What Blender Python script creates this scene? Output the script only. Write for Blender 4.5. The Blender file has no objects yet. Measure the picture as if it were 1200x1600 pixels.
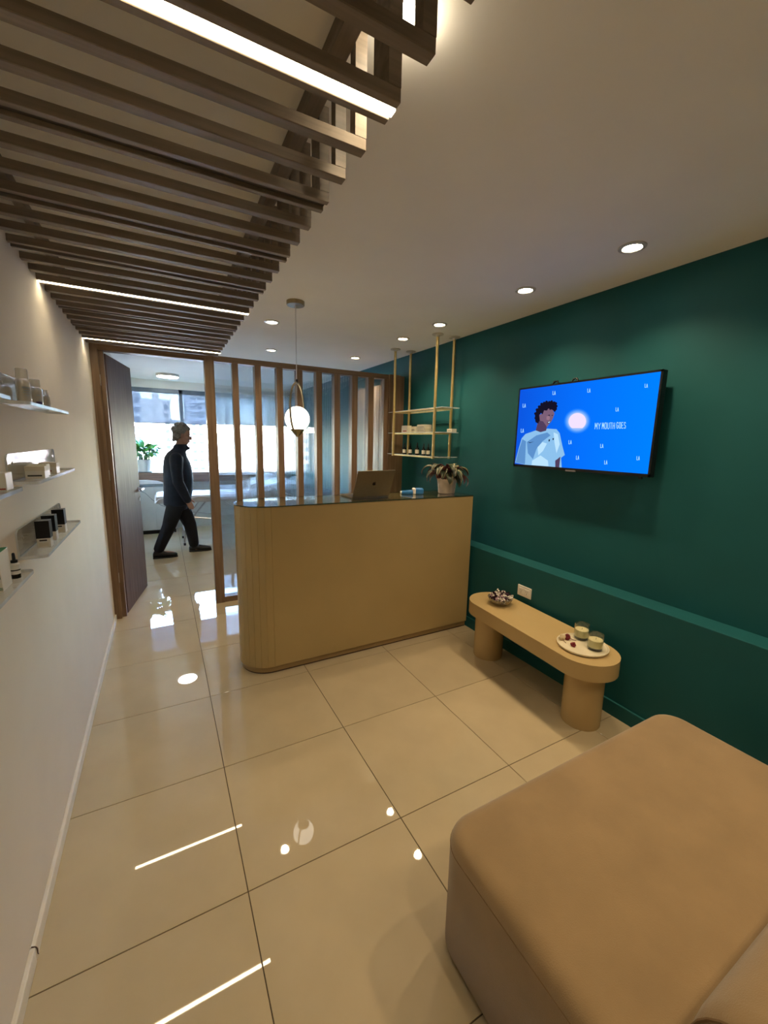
import bpy, bmesh, math, random
import numpy as np
from mathutils import Vector, Matrix, Euler

random.seed(7)
PI = math.pi
scene = bpy.context.scene
COL = scene.collection

# ------------------------------------------------------------------ camera, sky, sun, exposure
cam_d = bpy.data.cameras.new('camera')
cam = bpy.data.objects.new('camera', cam_d)
COL.objects.link(cam)
_R = [[0.8795520696, -0.4753593841, 0.0205332099],
      [-0.0630964063, -0.1593028959, -0.9852113635],
      [0.4716004668, 0.8652491221, -0.1701086607]]
_m = Matrix(((_R[0][0], -_R[1][0], -_R[2][0], -0.16549),
             (_R[0][1], -_R[1][1], -_R[2][1], -1.20781),
             (_R[0][2], -_R[1][2], -_R[2][2], 1.50983),
             (0, 0, 0, 1)))
cam.matrix_world = _m
cam_d.sensor_fit = 'HORIZONTAL'
cam_d.sensor_width = 36.0
cam_d.lens = 637.08 / 1200 * 36.0
cam_d.clip_start = 0.02
cam_d.clip_end = 600
scene.camera = cam

world = bpy.data.worlds.new('sky')
scene.world = world
world.use_nodes = True
_nt = world.node_tree
_sky = _nt.nodes.new('ShaderNodeTexSky')
_sky.sky_type = 'NISHITA'
_sky.sun_disc = False
_sky.sun_elevation = math.radians(48)
_sky.sun_rotation = math.radians(160)
_sky.air_density = 1.0
_sky.dust_density = 0.6
_bg = _nt.nodes['Background']
_bg.inputs[1].default_value = 11.5
_nt.links.new(_sky.outputs[0], _bg.inputs[0])

sun_d = bpy.data.lights.new('sun', 'SUN')
sun_d.energy = 26.0
sun_d.angle = math.radians(0.6)
sun_d.color = (1.0, 0.96, 0.9)
sun = bpy.data.objects.new('sun', sun_d)
sun.rotation_euler = Euler((math.radians(50), 0, math.radians(-25)))
COL.objects.link(sun)

scene.view_settings.view_transform = 'Standard'
scene.view_settings.look = 'None'
scene.view_settings.gamma = 1.0
scene.view_settings.use_curve_mapping = False
scene.view_settings.exposure = 0.32

WARM = (1.0, 0.76, 0.46)
SPOT_W = 25.5
LED_STRENGTH = 26.0


# ------------------------------------------------------------------ materials
def lin(r, g, b):
    def f(c):
        c /= 255.0
        return c / 12.92 if c <= 0.04045 else ((c + 0.055) / 1.055) ** 2.4
    return (f(r), f(g), f(b), 1.0)


def mat(name, color, rough=0.5, metal=0.0, var=0.08, scale=12.0, stretch=(1, 1, 1), bump=0.0, bscale=200.0,
        spec=0.5, emit=None, estr=0.0, trans=0.0, ior=1.45, coat=0.0, sheen=0.0, detail=3.0, color2=None, lo=0.35, hi=0.65):
    m = bpy.data.materials.new(name)
    m.use_nodes = True
    nt = m.node_tree
    b = nt.nodes['Principled BSDF']
    b.inputs['Roughness'].default_value = rough
    b.inputs['Metallic'].default_value = metal
    b.inputs['IOR'].default_value = ior
    b.inputs['Specular IOR Level'].default_value = spec
    b.inputs['Transmission Weight'].default_value = trans
    b.inputs['Coat Weight'].default_value = coat
    b.inputs['Coat Roughness'].default_value = 0.05
    b.inputs['Sheen Weight'].default_value = sheen
    tc = nt.nodes.new('ShaderNodeTexCoord')
    mp = nt.nodes.new('ShaderNodeMapping')
    mp.inputs['Scale'].default_value = stretch
    nt.links.new(tc.outputs['Object'], mp.inputs[0])
    nz = nt.nodes.new('ShaderNodeTexNoise')
    nz.inputs['Scale'].default_value = scale
    nz.inputs['Detail'].default_value = detail
    nt.links.new(mp.outputs[0], nz.inputs['Vector'])
    rp = nt.nodes.new('ShaderNodeValToRGB')
    c = color
    c2 = color2 if color2 else tuple(min(1, x * (1 + var)) for x in c[:3]) + (1,)
    c1 = c if color2 else tuple(x * (1 - var) for x in c[:3]) + (1,)
    rp.color_ramp.elements[0].position = lo
    rp.color_ramp.elements[0].color = c1
    rp.color_ramp.elements[1].position = hi
    rp.color_ramp.elements[1].color = c2
    nt.links.new(nz.outputs[0], rp.inputs[0])
    nt.links.new(rp.outputs[0], b.inputs['Base Color'])
    if bump:
        n2 = nt.nodes.new('ShaderNodeTexNoise')
        n2.inputs['Scale'].default_value = bscale
        nt.links.new(mp.outputs[0], n2.inputs['Vector'])
        bp = nt.nodes.new('ShaderNodeBump')
        bp.inputs['Strength'].default_value = bump
        bp.inputs['Distance'].default_value = 0.002
        nt.links.new(n2.outputs[0], bp.inputs['Height'])
        nt.links.new(bp.outputs[0], b.inputs['Normal'])
    if emit:
        b.inputs['Emission Color'].default_value = tuple(emit[:3]) + (1,)
        b.inputs['Emission Strength'].default_value = estr
    return m


def emitter(name, color, strength):
    m = bpy.data.materials.new(name)
    m.use_nodes = True
    nt = m.node_tree
    nt.nodes.remove(nt.nodes['Principled BSDF'])
    e = nt.nodes.new('ShaderNodeEmission')
    e.inputs[0].default_value = tuple(color[:3]) + (1,)
    e.inputs[1].default_value = strength
    nt.links.new(e.outputs[0], nt.nodes['Material Output'].inputs[0])
    return m


def thin_glass(name, tint=(0.96, 0.98, 0.98), gloss=0.10, rough=0.02, body=None, bodyw=0.0):
    m = bpy.data.materials.new(name)
    m.use_nodes = True
    nt = m.node_tree
    nt.nodes.remove(nt.nodes['Principled BSDF'])
    t = nt.nodes.new('ShaderNodeBsdfTransparent')
    t.inputs[0].default_value = tuple(tint) + (1,)
    g = nt.nodes.new('ShaderNodeBsdfGlossy')
    g.inputs['Roughness'].default_value = rough
    fr = nt.nodes.new('ShaderNodeLayerWeight')
    fr.inputs[0].default_value = 0.5
    pw = nt.nodes.new('ShaderNodeMath')
    pw.operation = 'POWER'
    pw.inputs[1].default_value = 4.0
    nt.links.new(fr.outputs['Facing'], pw.inputs[0])
    mu = nt.nodes.new('ShaderNodeMath')
    mu.operation = 'MULTIPLY_ADD'
    mu.inputs[1].default_value = min(1.0, gloss * 6)
    mu.inputs[2].default_value = gloss * 0.4
    mu.use_clamp = True
    nt.links.new(pw.outputs[0], mu.inputs[0])
    mx = nt.nodes.new('ShaderNodeMixShader')
    nt.links.new(mu.outputs[0], mx.inputs[0])
    src = t.outputs[0]
    if body:
        d = nt.nodes.new('ShaderNodeBsdfDiffuse')
        d.inputs[0].default_value = tuple(body[:3]) + (1,)
        m2 = nt.nodes.new('ShaderNodeMixShader')
        m2.inputs[0].default_value = bodyw
        nt.links.new(t.outputs[0], m2.inputs[1])
        nt.links.new(d.outputs[0], m2.inputs[2])
        src = m2.outputs[0]
    nt.links.new(src, mx.inputs[1])
    nt.links.new(g.outputs[0], mx.inputs[2])
    nt.links.new(mx.outputs[0], nt.nodes['Material Output'].inputs[0])
    return m


def fabric_blind(name):
    m = bpy.data.materials.new(name)
    m.use_nodes = True
    nt = m.node_tree
    nt.nodes.remove(nt.nodes['Principled BSDF'])
    t = nt.nodes.new('ShaderNodeBsdfTransparent')
    t.inputs[0].default_value = (0.80, 0.88, 1.0, 1)
    d = nt.nodes.new('ShaderNodeBsdfDiffuse')
    d.inputs[0].default_value = (0.30, 0.34, 0.40, 1)
    l = nt.nodes.new('ShaderNodeBsdfTranslucent')
    l.inputs[0].default_value = (0.05, 0.062, 0.08, 1)
    nz = nt.nodes.new('ShaderNodeTexNoise')
    nz.inputs['Scale'].default_value = 900
    a = nt.nodes.new('ShaderNodeMixShader')
    nt.links.new(d.outputs[0], a.inputs[1])
    nt.links.new(l.outputs[0], a.inputs[2])
    a.inputs[0].default_value = 0.5
    mr = nt.nodes.new('ShaderNodeMapRange')
    mr.inputs['To Min'].default_value = 0.84
    mr.inputs['To Max'].default_value = 0.88
    nt.links.new(nz.outputs[0], mr.inputs['Value'])
    b = nt.nodes.new('ShaderNodeMixShader')
    nt.links.new(mr.outputs[0], b.inputs[0])
    nt.links.new(t.outputs[0], b.inputs[1])
    nt.links.new(a.outputs[0], b.inputs[2])
    nt.links.new(b.outputs[0], nt.nodes['Material Output'].inputs[0])
    return m


def fluted_glass(name):
    m = bpy.data.materials.new(name)
    m.use_nodes = True
    nt = m.node_tree
    nt.nodes.remove(nt.nodes['Principled BSDF'])
    g = nt.nodes.new('ShaderNodeBsdfGlass')
    g.inputs['Color'].default_value = (0.82, 0.84, 0.85, 1)
    g.inputs['Roughness'].default_value = 0.03
    g.inputs['IOR'].default_value = 1.24
    t = nt.nodes.new('ShaderNodeBsdfTransparent')
    t.inputs[0].default_value = (0.74, 0.77, 0.79, 1)
    d = nt.nodes.new('ShaderNodeBsdfTranslucent')
    d.inputs[0].default_value = (0.85, 0.88, 0.9, 1)
    nz = nt.nodes.new('ShaderNodeTexNoise')
    nz.inputs['Scale'].default_value = 5
    mr = nt.nodes.new('ShaderNodeMapRange')
    mr.inputs['To Min'].default_value = 0.30
    mr.inputs['To Max'].default_value = 0.38
    nt.links.new(nz.outputs[0], mr.inputs['Value'])
    a = nt.nodes.new('ShaderNodeMixShader')
    nt.links.new(mr.outputs[0], a.inputs[0])
    nt.links.new(g.outputs[0], a.inputs[1])
    nt.links.new(t.outputs[0], a.inputs[2])
    b = nt.nodes.new('ShaderNodeMixShader')
    b.inputs[0].default_value = 0.01
    nt.links.new(a.outputs[0], b.inputs[1])
    nt.links.new(d.outputs[0], b.inputs[2])
    nt.links.new(b.outputs[0], nt.nodes['Material Output'].inputs[0])
    return m


def grain(name, c1, c2, axis, rough=0.45, coat=0.0):
    """wood laminate: long streaks along one axis"""
    st = [26, 26, 26]
    st['xyz'.index(axis)] = 1.1
    return mat(name, c1, rough, color2=c2, scale=2.2, stretch=tuple(st), detail=5, coat=coat, bump=0.08, bscale=6)


M = {}
M['ceiling'] = mat('ceiling_paint', (0.92, 0.89, 0.83, 1), 0.9, var=0.015, scale=3, bump=0.04)
M['wall'] = mat('white_wall_paint', (0.71, 0.635, 0.54, 1), 0.85, var=0.02, scale=4, bump=0.08, bscale=350)
M['teal'] = mat('teal_wall_paint', (0.006, 0.086, 0.096, 1), 0.62, var=0.05, scale=3, bump=0.08, bscale=350, spec=0.35)
M['tile'] = mat('polished_tile', (0.50, 0.41, 0.268, 1), 0.018, var=0.03, scale=5, spec=0.9, detail=6)
M['grout'] = mat('grout', (0.10, 0.075, 0.045, 1), 0.9, var=0.2, scale=30)
M['white_trim'] = mat('white_trim', (0.74, 0.69, 0.60, 1), 0.45, var=0.03)
M['slat'] = grain('slat_wood', (0.165, 0.130, 0.098, 1), (0.25, 0.20, 0.155, 1), 'x', 0.5)
M['slat_v'] = grain('runner_wood', (0.165, 0.130, 0.098, 1), (0.25, 0.20, 0.155, 1), 'y', 0.5)
M['frame_v'] = grain('frame_wood', (0.165, 0.102, 0.058, 1), (0.24, 0.155, 0.095, 1), 'z', 0.42)
M['frame_h'] = grain('frame_wood_rail', (0.165, 0.102, 0.058, 1), (0.24, 0.155, 0.095, 1), 'x', 0.42)
M['door'] = grain('door_wood', (0.095, 0.060, 0.046, 1), (0.165, 0.108, 0.082, 1), 'z', 0.6)
M['door'].node_tree.nodes['Principled BSDF'].inputs['Specular IOR Level'].default_value = 0.2
M['fluted'] = fluted_glass('fluted_glass')
M['pane'] = thin_glass('window_glass', (0.97, 0.985, 0.99), 0.08)
M['blind'] = fabric_blind('roller_blind_fabric')
M['alu'] = mat('grey_aluminium', (0.16, 0.20, 0.24, 1), 0.4, 0.6, var=0.05)
M['steel'] = mat('brushed_steel', (0.55, 0.55, 0.55, 1), 0.28, 1.0, var=0.05, scale=40)
M['counter'] = mat('counter_laminate', (0.42, 0.305, 0.135, 1), 0.2, var=0.03, scale=3, spec=0.45)
M['bench'] = mat('bench_lacquer', (0.50, 0.36, 0.165, 1), 0.25, var=0.03, scale=3, spec=0.45)
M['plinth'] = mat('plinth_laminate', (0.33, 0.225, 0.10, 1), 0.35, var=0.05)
M['shade_and_crack'] = mat('dark_shade_and_crack', (0.06, 0.03, 0.02, 1), 0.6)  # dark brown for the painted shade under the counter and the baseboard crack
M['glass_top'] = thin_glass('counter_glass', (0.93, 0.96, 0.93), 0.22, 0.01)
M['glass_edge'] = mat('green_glass_edge', (0.01, 0.035, 0.025, 1), 0.15, var=0.1)
M['velvet'] = mat('beige_velvet', (0.305, 0.205, 0.104, 1), 0.92, var=0.08, scale=7, bump=0.45, bscale=380, detail=8.0, sheen=0.35, spec=0.2)
M['piping'] = mat('velvet_piping', (0.20, 0.12, 0.055, 1), 0.9, var=0.1)
M['brass'] = mat('brushed_brass', (0.62, 0.47, 0.20, 1), 0.32, 0.75, var=0.06, scale=30)
M['brass_dark'] = mat('aged_brass', (0.34, 0.28, 0.17, 1), 0.3, 0.9, var=0.1, scale=30)
M['black'] = mat('black_plastic', (0.006, 0.006, 0.007, 1), 0.3, var=0.2)
M['black_matt'] = mat('black_matt', (0.01, 0.01, 0.011, 1), 0.7, var=0.2)
M['acrylic'] = thin_glass('clear_acrylic', (0.93, 0.94, 0.93), 0.06, 0.05, (0.75, 0.74, 0.70), 0.10)
M['acrylic_edge'] = mat('acrylic_edge', (0.62, 0.66, 0.70, 1), 0.12, var=0.1, spec=0.8)
M['white_pl'] = mat('white_plastic', (0.76, 0.73, 0.68, 1), 0.35, var=0.03)
M['cream_box'] = mat('cream_card', (0.70, 0.64, 0.53, 1), 0.55, var=0.04)
M['ink'] = mat('dark_print', (0.03, 0.028, 0.03, 1), 0.6)
M['purple'] = mat('purple_print', (0.06, 0.03, 0.12, 1), 0.5)
M['red_print'] = mat('red_print', (0.35, 0.05, 0.03, 1), 0.5)
M['green_print'] = mat('green_print', (0.01, 0.16, 0.05, 1), 0.5)
M['bottle_clear'] = thin_glass('frosted_bottle', (0.95, 0.94, 0.92), 0.12, 0.08, (0.80, 0.77, 0.72), 0.35)
M['amber'] = mat('dark_amber_glass', (0.008, 0.006, 0.005, 1), 0.12, var=0.2, spec=0.6)
M['paper'] = mat('paper_label', (0.78, 0.72, 0.62, 1), 0.7, var=0.03)
M['laptop'] = mat('laptop_aluminium', (0.17, 0.138, 0.088, 1), 0.38, 0.6, var=0.03, scale=60)
M['logo'] = mat('dark_logo', (0.03, 0.025, 0.02, 1), 0.15, 0.6)
M['blue_pl'] = mat('blue_plastic', (0.02, 0.16, 0.42, 1), 0.35, var=0.08)
M['pot_pink'] = mat('terracotta_white_pot', (0.66, 0.55, 0.44, 1), 0.5, var=0.12, scale=16)
M['soil'] = mat('soil', (0.03, 0.02, 0.012, 1), 0.95, var=0.4, scale=80, bump=0.6)
M['stem'] = mat('plant_stem', (0.12, 0.05, 0.04, 1), 0.5, var=0.2)
M['stem_green'] = mat('green_stem', (0.06, 0.2, 0.05, 1), 0.5, var=0.2)
M['leaf_dark'] = mat('variegated_leaf', (0.016, 0.030, 0.012, 1), 0.38, scale=2.4, stretch=(60, 7, 1), color2=(0.36, 0.30, 0.17, 1), detail=1, lo=0.50, hi=0.66)
M['leaf_under'] = mat('pink_leaf_underside', (0.20, 0.035, 0.05, 1), 0.5, scale=3.0, stretch=(40, 5, 1), color2=(0.26, 0.12, 0.07, 1), detail=1, lo=0.45, hi=0.62)
M['leaf_green'] = mat('green_leaf', (0.02, 0.16, 0.035, 1), 0.32, var=0.45, scale=14)
M['leaf_light'] = mat('light_green_leaf', (0.10, 0.34, 0.06, 1), 0.35, var=0.35, scale=14)
M['skin'] = mat('skin', (0.34, 0.19, 0.13, 1), 0.55, var=0.06, scale=20)
M['hair'] = mat('grey_hair', (0.085, 0.075, 0.060, 1), 0.7, color2=(0.24, 0.22, 0.19, 1), scale=10, stretch=(8, 8, 30), detail=5, bump=0.5, bscale=30)
M['jacket'] = mat('navy_jacket', (0.005, 0.010, 0.022, 1), 0.9, var=0.25, scale=9, bump=0.3, bscale=60)
M['trousers'] = mat('dark_trousers', (0.004, 0.005, 0.009, 1), 0.9, var=0.25, scale=9, bump=0.3, bscale=60)
M['shoe'] = mat('black_leather', (0.008, 0.008, 0.008, 1), 0.4, var=0.3)
M['sole'] = mat('shoe_sole', (0.02, 0.02, 0.02, 1), 0.7)
M['far_white'] = mat('white_lacquer', (0.70, 0.74, 0.72, 1), 0.35, var=0.02)
M['far_grey'] = mat('grey_casing', (0.20, 0.25, 0.28, 1), 0.35, var=0.06)
M['sill_wood'] = grain('sill_wood', (0.15, 0.10, 0.075, 1), (0.24, 0.165, 0.125, 1), 'x', 0.4)
M['bed'] = mat('treatment_bed_vinyl', (0.60, 0.58, 0.56, 1), 0.4, var=0.04)
M['paper_sheet'] = mat('paper_sheet', (0.75, 0.80, 0.85, 1), 0.6, var=0.04, bump=0.6, bscale=25)
M['pale_wood'] = grain('pale_wood', (0.42, 0.32, 0.25, 1), (0.55, 0.44, 0.36, 1), 'z', 0.5)
M['ceramic'] = mat('cream_ceramic', (0.74, 0.66, 0.48, 1), 0.25, var=0.04)
M['wax'] = mat('candle_wax', (0.80, 0.70, 0.42, 1), 0.5, var=0.05)
M['jar_glass'] = thin_glass('candle_glass', (0.92, 0.94, 0.90), 0.16, 0.02)
M['bowl_glass'] = thin_glass('cut_glass_bowl', (0.75, 0.72, 0.62), 0.35, 0.12, (0.45, 0.40, 0.28), 0.35)
M['rose'] = mat('dried_rose', (0.16, 0.012, 0.018, 1), 0.7, var=0.4, scale=90)
M['petal_cream'] = mat('cream_petal', (0.62, 0.50, 0.30, 1), 0.6, var=0.15, scale=40)
M['candy_dark'] = mat('purple_wrapper', (0.05, 0.012, 0.03, 1), 0.25, 0.4, var=0.3, scale=50)
M['candy_white'] = mat('white_wrapper', (0.72, 0.66, 0.60, 1), 0.28, 0.1, var=0.2, scale=60)
M['candy_pink'] = mat('lilac_wrapper', (0.45, 0.30, 0.36, 1), 0.28, 0.2, var=0.25, scale=60)
M['bld_beige'] = mat('beige_facade', (0.55, 0.50, 0.42, 1), 0.9, var=0.06, scale=0.4)
M['bld_grey'] = mat('grey_facade', (0.46, 0.47, 0.47, 1), 0.9, var=0.08, scale=0.4)
M['bld_white'] = mat('white_facade', (0.66, 0.65, 0.62, 1), 0.9, var=0.06, scale=0.4)
M['bld_pink'] = mat('pink_facade', (0.60, 0.46, 0.42, 1), 0.9, var=0.06, scale=0.4)
M['bld_win'] = mat('dark_window_pane', (0.018, 0.028, 0.04, 1), 0.6, var=0.3, scale=1, spec=0.1)
M['balcony'] = mat('balcony_concrete', (0.40, 0.41, 0.42, 1), 0.9, var=0.1, scale=1)
M['asphalt'] = mat('asphalt', (0.10, 0.10, 0.10, 1), 0.95, var=0.2, scale=2)
M['downlens'] = emitter('downlight_lens', (1.0, 0.86, 0.62), 38.0)
M['downring'] = mat('downlight_trim', (0.62, 0.58, 0.50, 1), 0.35, 0.2, var=0.03)
M['led'] = emitter('led_diffuser', (1.0, 0.86, 0.58), LED_STRENGTH)
M['led_off'] = mat('unlit_diffuser', (0.05, 0.042, 0.034, 1), 0.5, var=0.1)
M['globe'] = emitter('opal_globe', (1.0, 0.90, 0.74), 3.2)
M['panel_light'] = emitter('ceiling_lamp_diffuser', (1.0, 0.97, 0.88), 26.0)


# ------------------------------------------------------------------ mesh helpers
def B():
    return bmesh.new()


def box(bm, lo, hi, bev=0.0, seg=2):
    r = bmesh.ops.create_cube(bm, size=1.0)
    vs = r['verts']
    for v in vs:
        v.co = Vector([lo[i] if v.co[i] < 0 else hi[i] for i in range(3)])
    if bev > 0:
        es = list({e for v in vs for e in v.link_edges})
        bmesh.ops.bevel(bm, geom=es, offset=bev, segments=seg, affect='EDGES', profile=0.5)


def ring_faces(bm, rings, closed=False, cap=True):
    n = len(rings[0])
    k = len(rings)
    for i in range(k if closed else k - 1):
        a, b = rings[i], rings[(i + 1) % k]
        for j in range(n):
            try:
                bm.faces.new((a[j], a[(j + 1) % n], b[(j + 1) % n], b[j]))
            except ValueError:
                pass
    if cap and not closed:
        try:
            bm.faces.new(list(reversed(rings[0])))
            bm.faces.new(rings[-1])
        except ValueError:
            pass


def lathe(bm, prof, c=(0, 0, 0), seg=24, cap=True):
    rings = []
    for r, z in prof:
        rings.append([bm.verts.new((c[0] + r * math.cos(2 * PI * k / seg), c[1] + r * math.sin(2 * PI * k / seg), c[2] + z)) for k in range(seg)])
    ring_faces(bm, rings, cap=cap)


def tube(bm, pts, r, seg=8, closed=False, flat=None):
    pts = [Vector(p) for p in pts]
    n = len(pts)
    rs = r if isinstance(r, (list, tuple)) else [r] * n
    rings = []
    up = None
    for i, p in enumerate(pts):
        a = pts[(i - 1) % n] if (closed or i > 0) else p
        b = pts[(i + 1) % n] if (closed or i < n - 1) else p
        t = (b - a).normalized()
        if up is None:
            up = Vector((0, 0, 1)) if abs(t.z) < 0.9 else Vector((1, 0, 0))
        side = t.cross(up).normalized()
        up = side.cross(t).normalized()
        rings.append([bm.verts.new(p + rs[i] * (math.cos(2 * PI * k / seg) * side + math.sin(2 * PI * k / seg) * up)) for k in range(seg)])
    ring_faces(bm, rings, closed=closed)


def prism(bm, pts, z0, z1):
    a = [bm.verts.new((x, y, z0)) for x, y in pts]
    b = [bm.verts.new((x, y, z1)) for x, y in pts]
    ring_faces(bm, [a, b])


def ell(bm, c, r, seg=14, rings=9, rot=None):
    res = bmesh.ops.create_uvsphere(bm, u_segments=seg, v_segments=rings, radius=1.0)
    for v in res['verts']:
        p = Vector((v.co.x * r[0], v.co.y * r[1], v.co.z * r[2]))
        if rot:
            p = rot @ p
        v.co = p + Vector(c)


def loft(bm, rings, seg=24):
    """rings: (cx, cy, cz, rx, ry)"""
    rr = []
    for cx, cy, cz, rx, ry in rings:
        rr.append([bm.verts.new((cx + rx * math.cos(2 * PI * k / seg), cy + ry * math.sin(2 * PI * k / seg), cz)) for k in range(seg)])
    ring_faces(bm, rr)


def stadium(x0, x1, y0, y1, seg=14, axis='y', ends=(True, True)):
    pts = []
    if axis == 'y':
        r = (x1 - x0) / 2
        cx = (x0 + x1) / 2
        for k in range(seg + 1):
            a = PI + PI * k / seg
            pts.append((cx + r * math.cos(a), y0 + r + r * math.sin(a)))
        for k in range(seg + 1):
            a = PI * k / seg
            pts.append((cx + r * math.cos(a), y1 - r + r * math.sin(a)))
    return pts


def mesh_of(name, bm, smooth=False):
    bmesh.ops.recalc_face_normals(bm, faces=bm.faces)
    me = bpy.data.meshes.new(name)
    bm.to_mesh(me)
    bm.free()
    if smooth:
        for p in me.polygons:
            p.use_smooth = True
        if smooth != 'all':
            me.set_sharp_from_angle(angle=math.radians(35))
    return me


def obj(name, bm, material, parent=None, world=False, smooth=False):
    me = bm if isinstance(bm, bpy.types.Mesh) else mesh_of(name, bm, smooth)
    if material is not None and not me.materials:
        for mm in (material if isinstance(material, (list, tuple)) else [material]):
            me.materials.append(mm)
    o = bpy.data.objects.new(name, me)
    COL.objects.link(o)
    if parent is not None:
        o.parent = parent
        if world:
            o.matrix_parent_inverse = parent.matrix_basis.inverted()
    return o


def tag(o, label, cat, group=None):
    o['label'] = label
    o['category'] = cat
    if group:
        o['group'] = group
    return o


def thing(name, label, cat, loc=(0, 0, 0), rz=0.0, group=None):
    o = bpy.data.objects.new(name, None)
    o.empty_display_size = 0.05
    COL.objects.link(o)
    o.location = loc
    o.rotation_euler = (0, 0, rz)
    return tag(o, label, cat, group)


def struct(o, label, cat):
    o['kind'] = 'structure'
    tag(o, label, cat)
    return o


def sempty(name, loc, label, cat):
    o = thing(name, label, cat, loc)
    o['kind'] = 'structure'
    return o


def bx(name, lo, hi, material, parent=None, bev=0.0, world=True, seg=2):
    bm = B()
    box(bm, lo, hi, bev, seg)
    return obj(name, bm, material, parent, world=(world and parent is not None))


def centred(name, bm, material, loc, smooth=False):
    o = obj(name, bm, material, smooth=smooth)
    o.location = loc
    return o


def evaluated(name, bm, mods, material, parent=None, smooth=True):
    """bake modifiers into a mesh"""
    o = bpy.data.objects.new('tmp', mesh_of('tmp', bm))
    COL.objects.link(o)
    for kind, kw in mods:
        m = o.modifiers.new(kind, kind)
        for k, v in kw.items():
            setattr(m, k, v)
    dg = bpy.context.evaluated_depsgraph_get()
    me = bpy.data.meshes.new_from_object(o.evaluated_get(dg))
    bpy.data.objects.remove(o)
    me.name = name
    for p in me.polygons:
        p.use_smooth = smooth
    return obj(name, me, material, parent)


# ------------------------------------------------------------------ room shell
XL, XR, XW = -0.589, 2.147, 2.008
YB, YF = -2.6, 6.40
ZC = 2.395
PY = 2.665           # front face of the glazed partition

fl = bx('floor', (XL - 0.1, YB - 0.1, -0.12), (XR + 0.1, YF + 0.1, -0.003), M['grout'])
struct(fl, 'polished beige porcelain tile floor running through to the far room', 'floor')
g = 0.0016
full_tile = None
ty = -5
while ty * 0.6 < YF:
    for tx in range(-1, 4):
        x0, x1 = max(tx * 0.6 + g, XL), min(tx * 0.6 + 0.6 - g, XR)
        y0, y1 = max(ty * 0.6 + g, YB), min(ty * 0.6 + 0.6 - g, YF)
        if x1 - x0 < 0.02 or y1 - y0 < 0.02:
            continue
        bm = B()
        box(bm, (-(x1 - x0) / 2, -(y1 - y0) / 2, -0.02), ((x1 - x0) / 2, (y1 - y0) / 2, 0.0), 0.0008, 1)
        isfull = abs(x1 - x0 - 0.6 + 2 * g) < 1e-6 and abs(y1 - y0 - 0.6 + 2 * g) < 1e-6
        if isfull and full_tile:
            bm.free()
            t = obj('tile', full_tile, None, fl)
        else:
            t = obj('tile', bm, M['tile'], fl)
            if isfull:
                full_tile = t.data
        t.location = ((x0 + x1) / 2, (y0 + y1) / 2, 0)
    ty += 1

struct(bx('ceiling', (XL - 0.1, YB - 0.1, ZC), (XR + 0.1, YF + 0.1, ZC + 0.12), M['ceiling']), 'plain white plastered ceiling with recessed downlights', 'ceiling')
struct(bx('wall_left', (XL - 0.1, YB - 0.1, -0.1), (XL, YF + 0.1, ZC), M['wall']), 'off-white painted wall carrying clear acrylic shelves', 'wall')
wr = struct(bx('wall_right', (XR, YB - 0.1, -0.1), (XR + 0.1, YF + 0.1, ZC), M['teal']), 'dark teal painted wall behind the television', 'wall')
bx('wainscot', (XW, YB, 0.0), (XR, PY, 0.688), M['teal'], wr, 0.002)
struct(bx('wall_back', (XL, YB - 0.1, -0.1), (XR, YB, ZC), M['wall']), 'white wall behind the sofa end of the room', 'wall')
wf = struct(bx('wall_far', (XL, YF, -0.1), (XR, YF + 0.12, 0.93), M['far_white']), 'white wall under and around the wide far window', 'wall')
bx('lintel', (XL, YF, 2.27), (XR, YF + 0.12, ZC), M['ceiling'], wf)
bx('pier', (1.80, YF, 0.93), (XR, YF + 0.12, 2.27), M['far_white'], wf)

# baseboards
bm = B()
box(bm, (XL, YB, 0.0), (XL + 0.014, 0.090, 0.052), 0.003)
bl = obj('baseboard_left', bm, M['white_trim'])
struct(bl, 'slim white baseboard with a cracked joint along the white wall', 'baseboard')
bx('length', (XL, 0.093, 0.0), (XL + 0.013, PY - 0.02, 0.050), M['white_trim'], bl, 0.003)
bm = B()
tube(bm, [(XL + 0.004, 0.093, 0.0525), (XL + 0.012, 0.091, 0.0505), (XL + 0.0145, 0.094, 0.044), (XL + 0.0145, 0.100, 0.030), (XL + 0.0145, 0.099, 0.016), (XL + 0.0145, 0.104, 0.006)], [0.0016, 0.002, 0.0014, 0.002, 0.0014, 0.0008], 6)
obj('crack', bm, M['shade_and_crack'], bl)
struct(bx('baseboard_right', (XW - 0.014, YB, 0.0), (XW, PY, 0.085), M['teal'], None, 0.003), 'teal painted baseboard along the teal wall', 'baseboard')

# ------------------------------------------------------------------ partition of posts and fluted glass
part = sempty('wall_partition', (1.2, PY, 0), 'wood framed partition with fluted glass strips between slim posts', 'partition')
PD = 0.085
posts = [(0.272, 0.272), (0.420, 0.470), (0.611, 0.664), (0.805, 0.860), (0.992, 1.046), (1.181, 1.238), (1.366, 1.426), (1.555, 1.615), (1.737, 1.799), (1.919, 1.966)]
for a, b in posts[1:]:
    bx('post', (a, PY, 0.05), (b, PY + PD, 2.150), M['frame_v'], part, 0.002)
bx('end_post', (1.966, PY - 0.03, 0.0), (2.1, PY + PD, 2.197), M['frame_v'], part, 0.002)
bx('wall_infill', (2.1, PY - 0.02, 0.0), (XR, PY + PD, 2.19), M['frame_v'], part)
bx('top_rail', (0.275, PY - 0.002, 2.150), (1.966, PY + PD, 2.197), M['frame_h'], part, 0.002)
bx('bottom_rail', (0.275, PY - 0.002, 0.0), (1.966, PY + PD, 0.052), M['frame_h'], part, 0.002)
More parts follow.
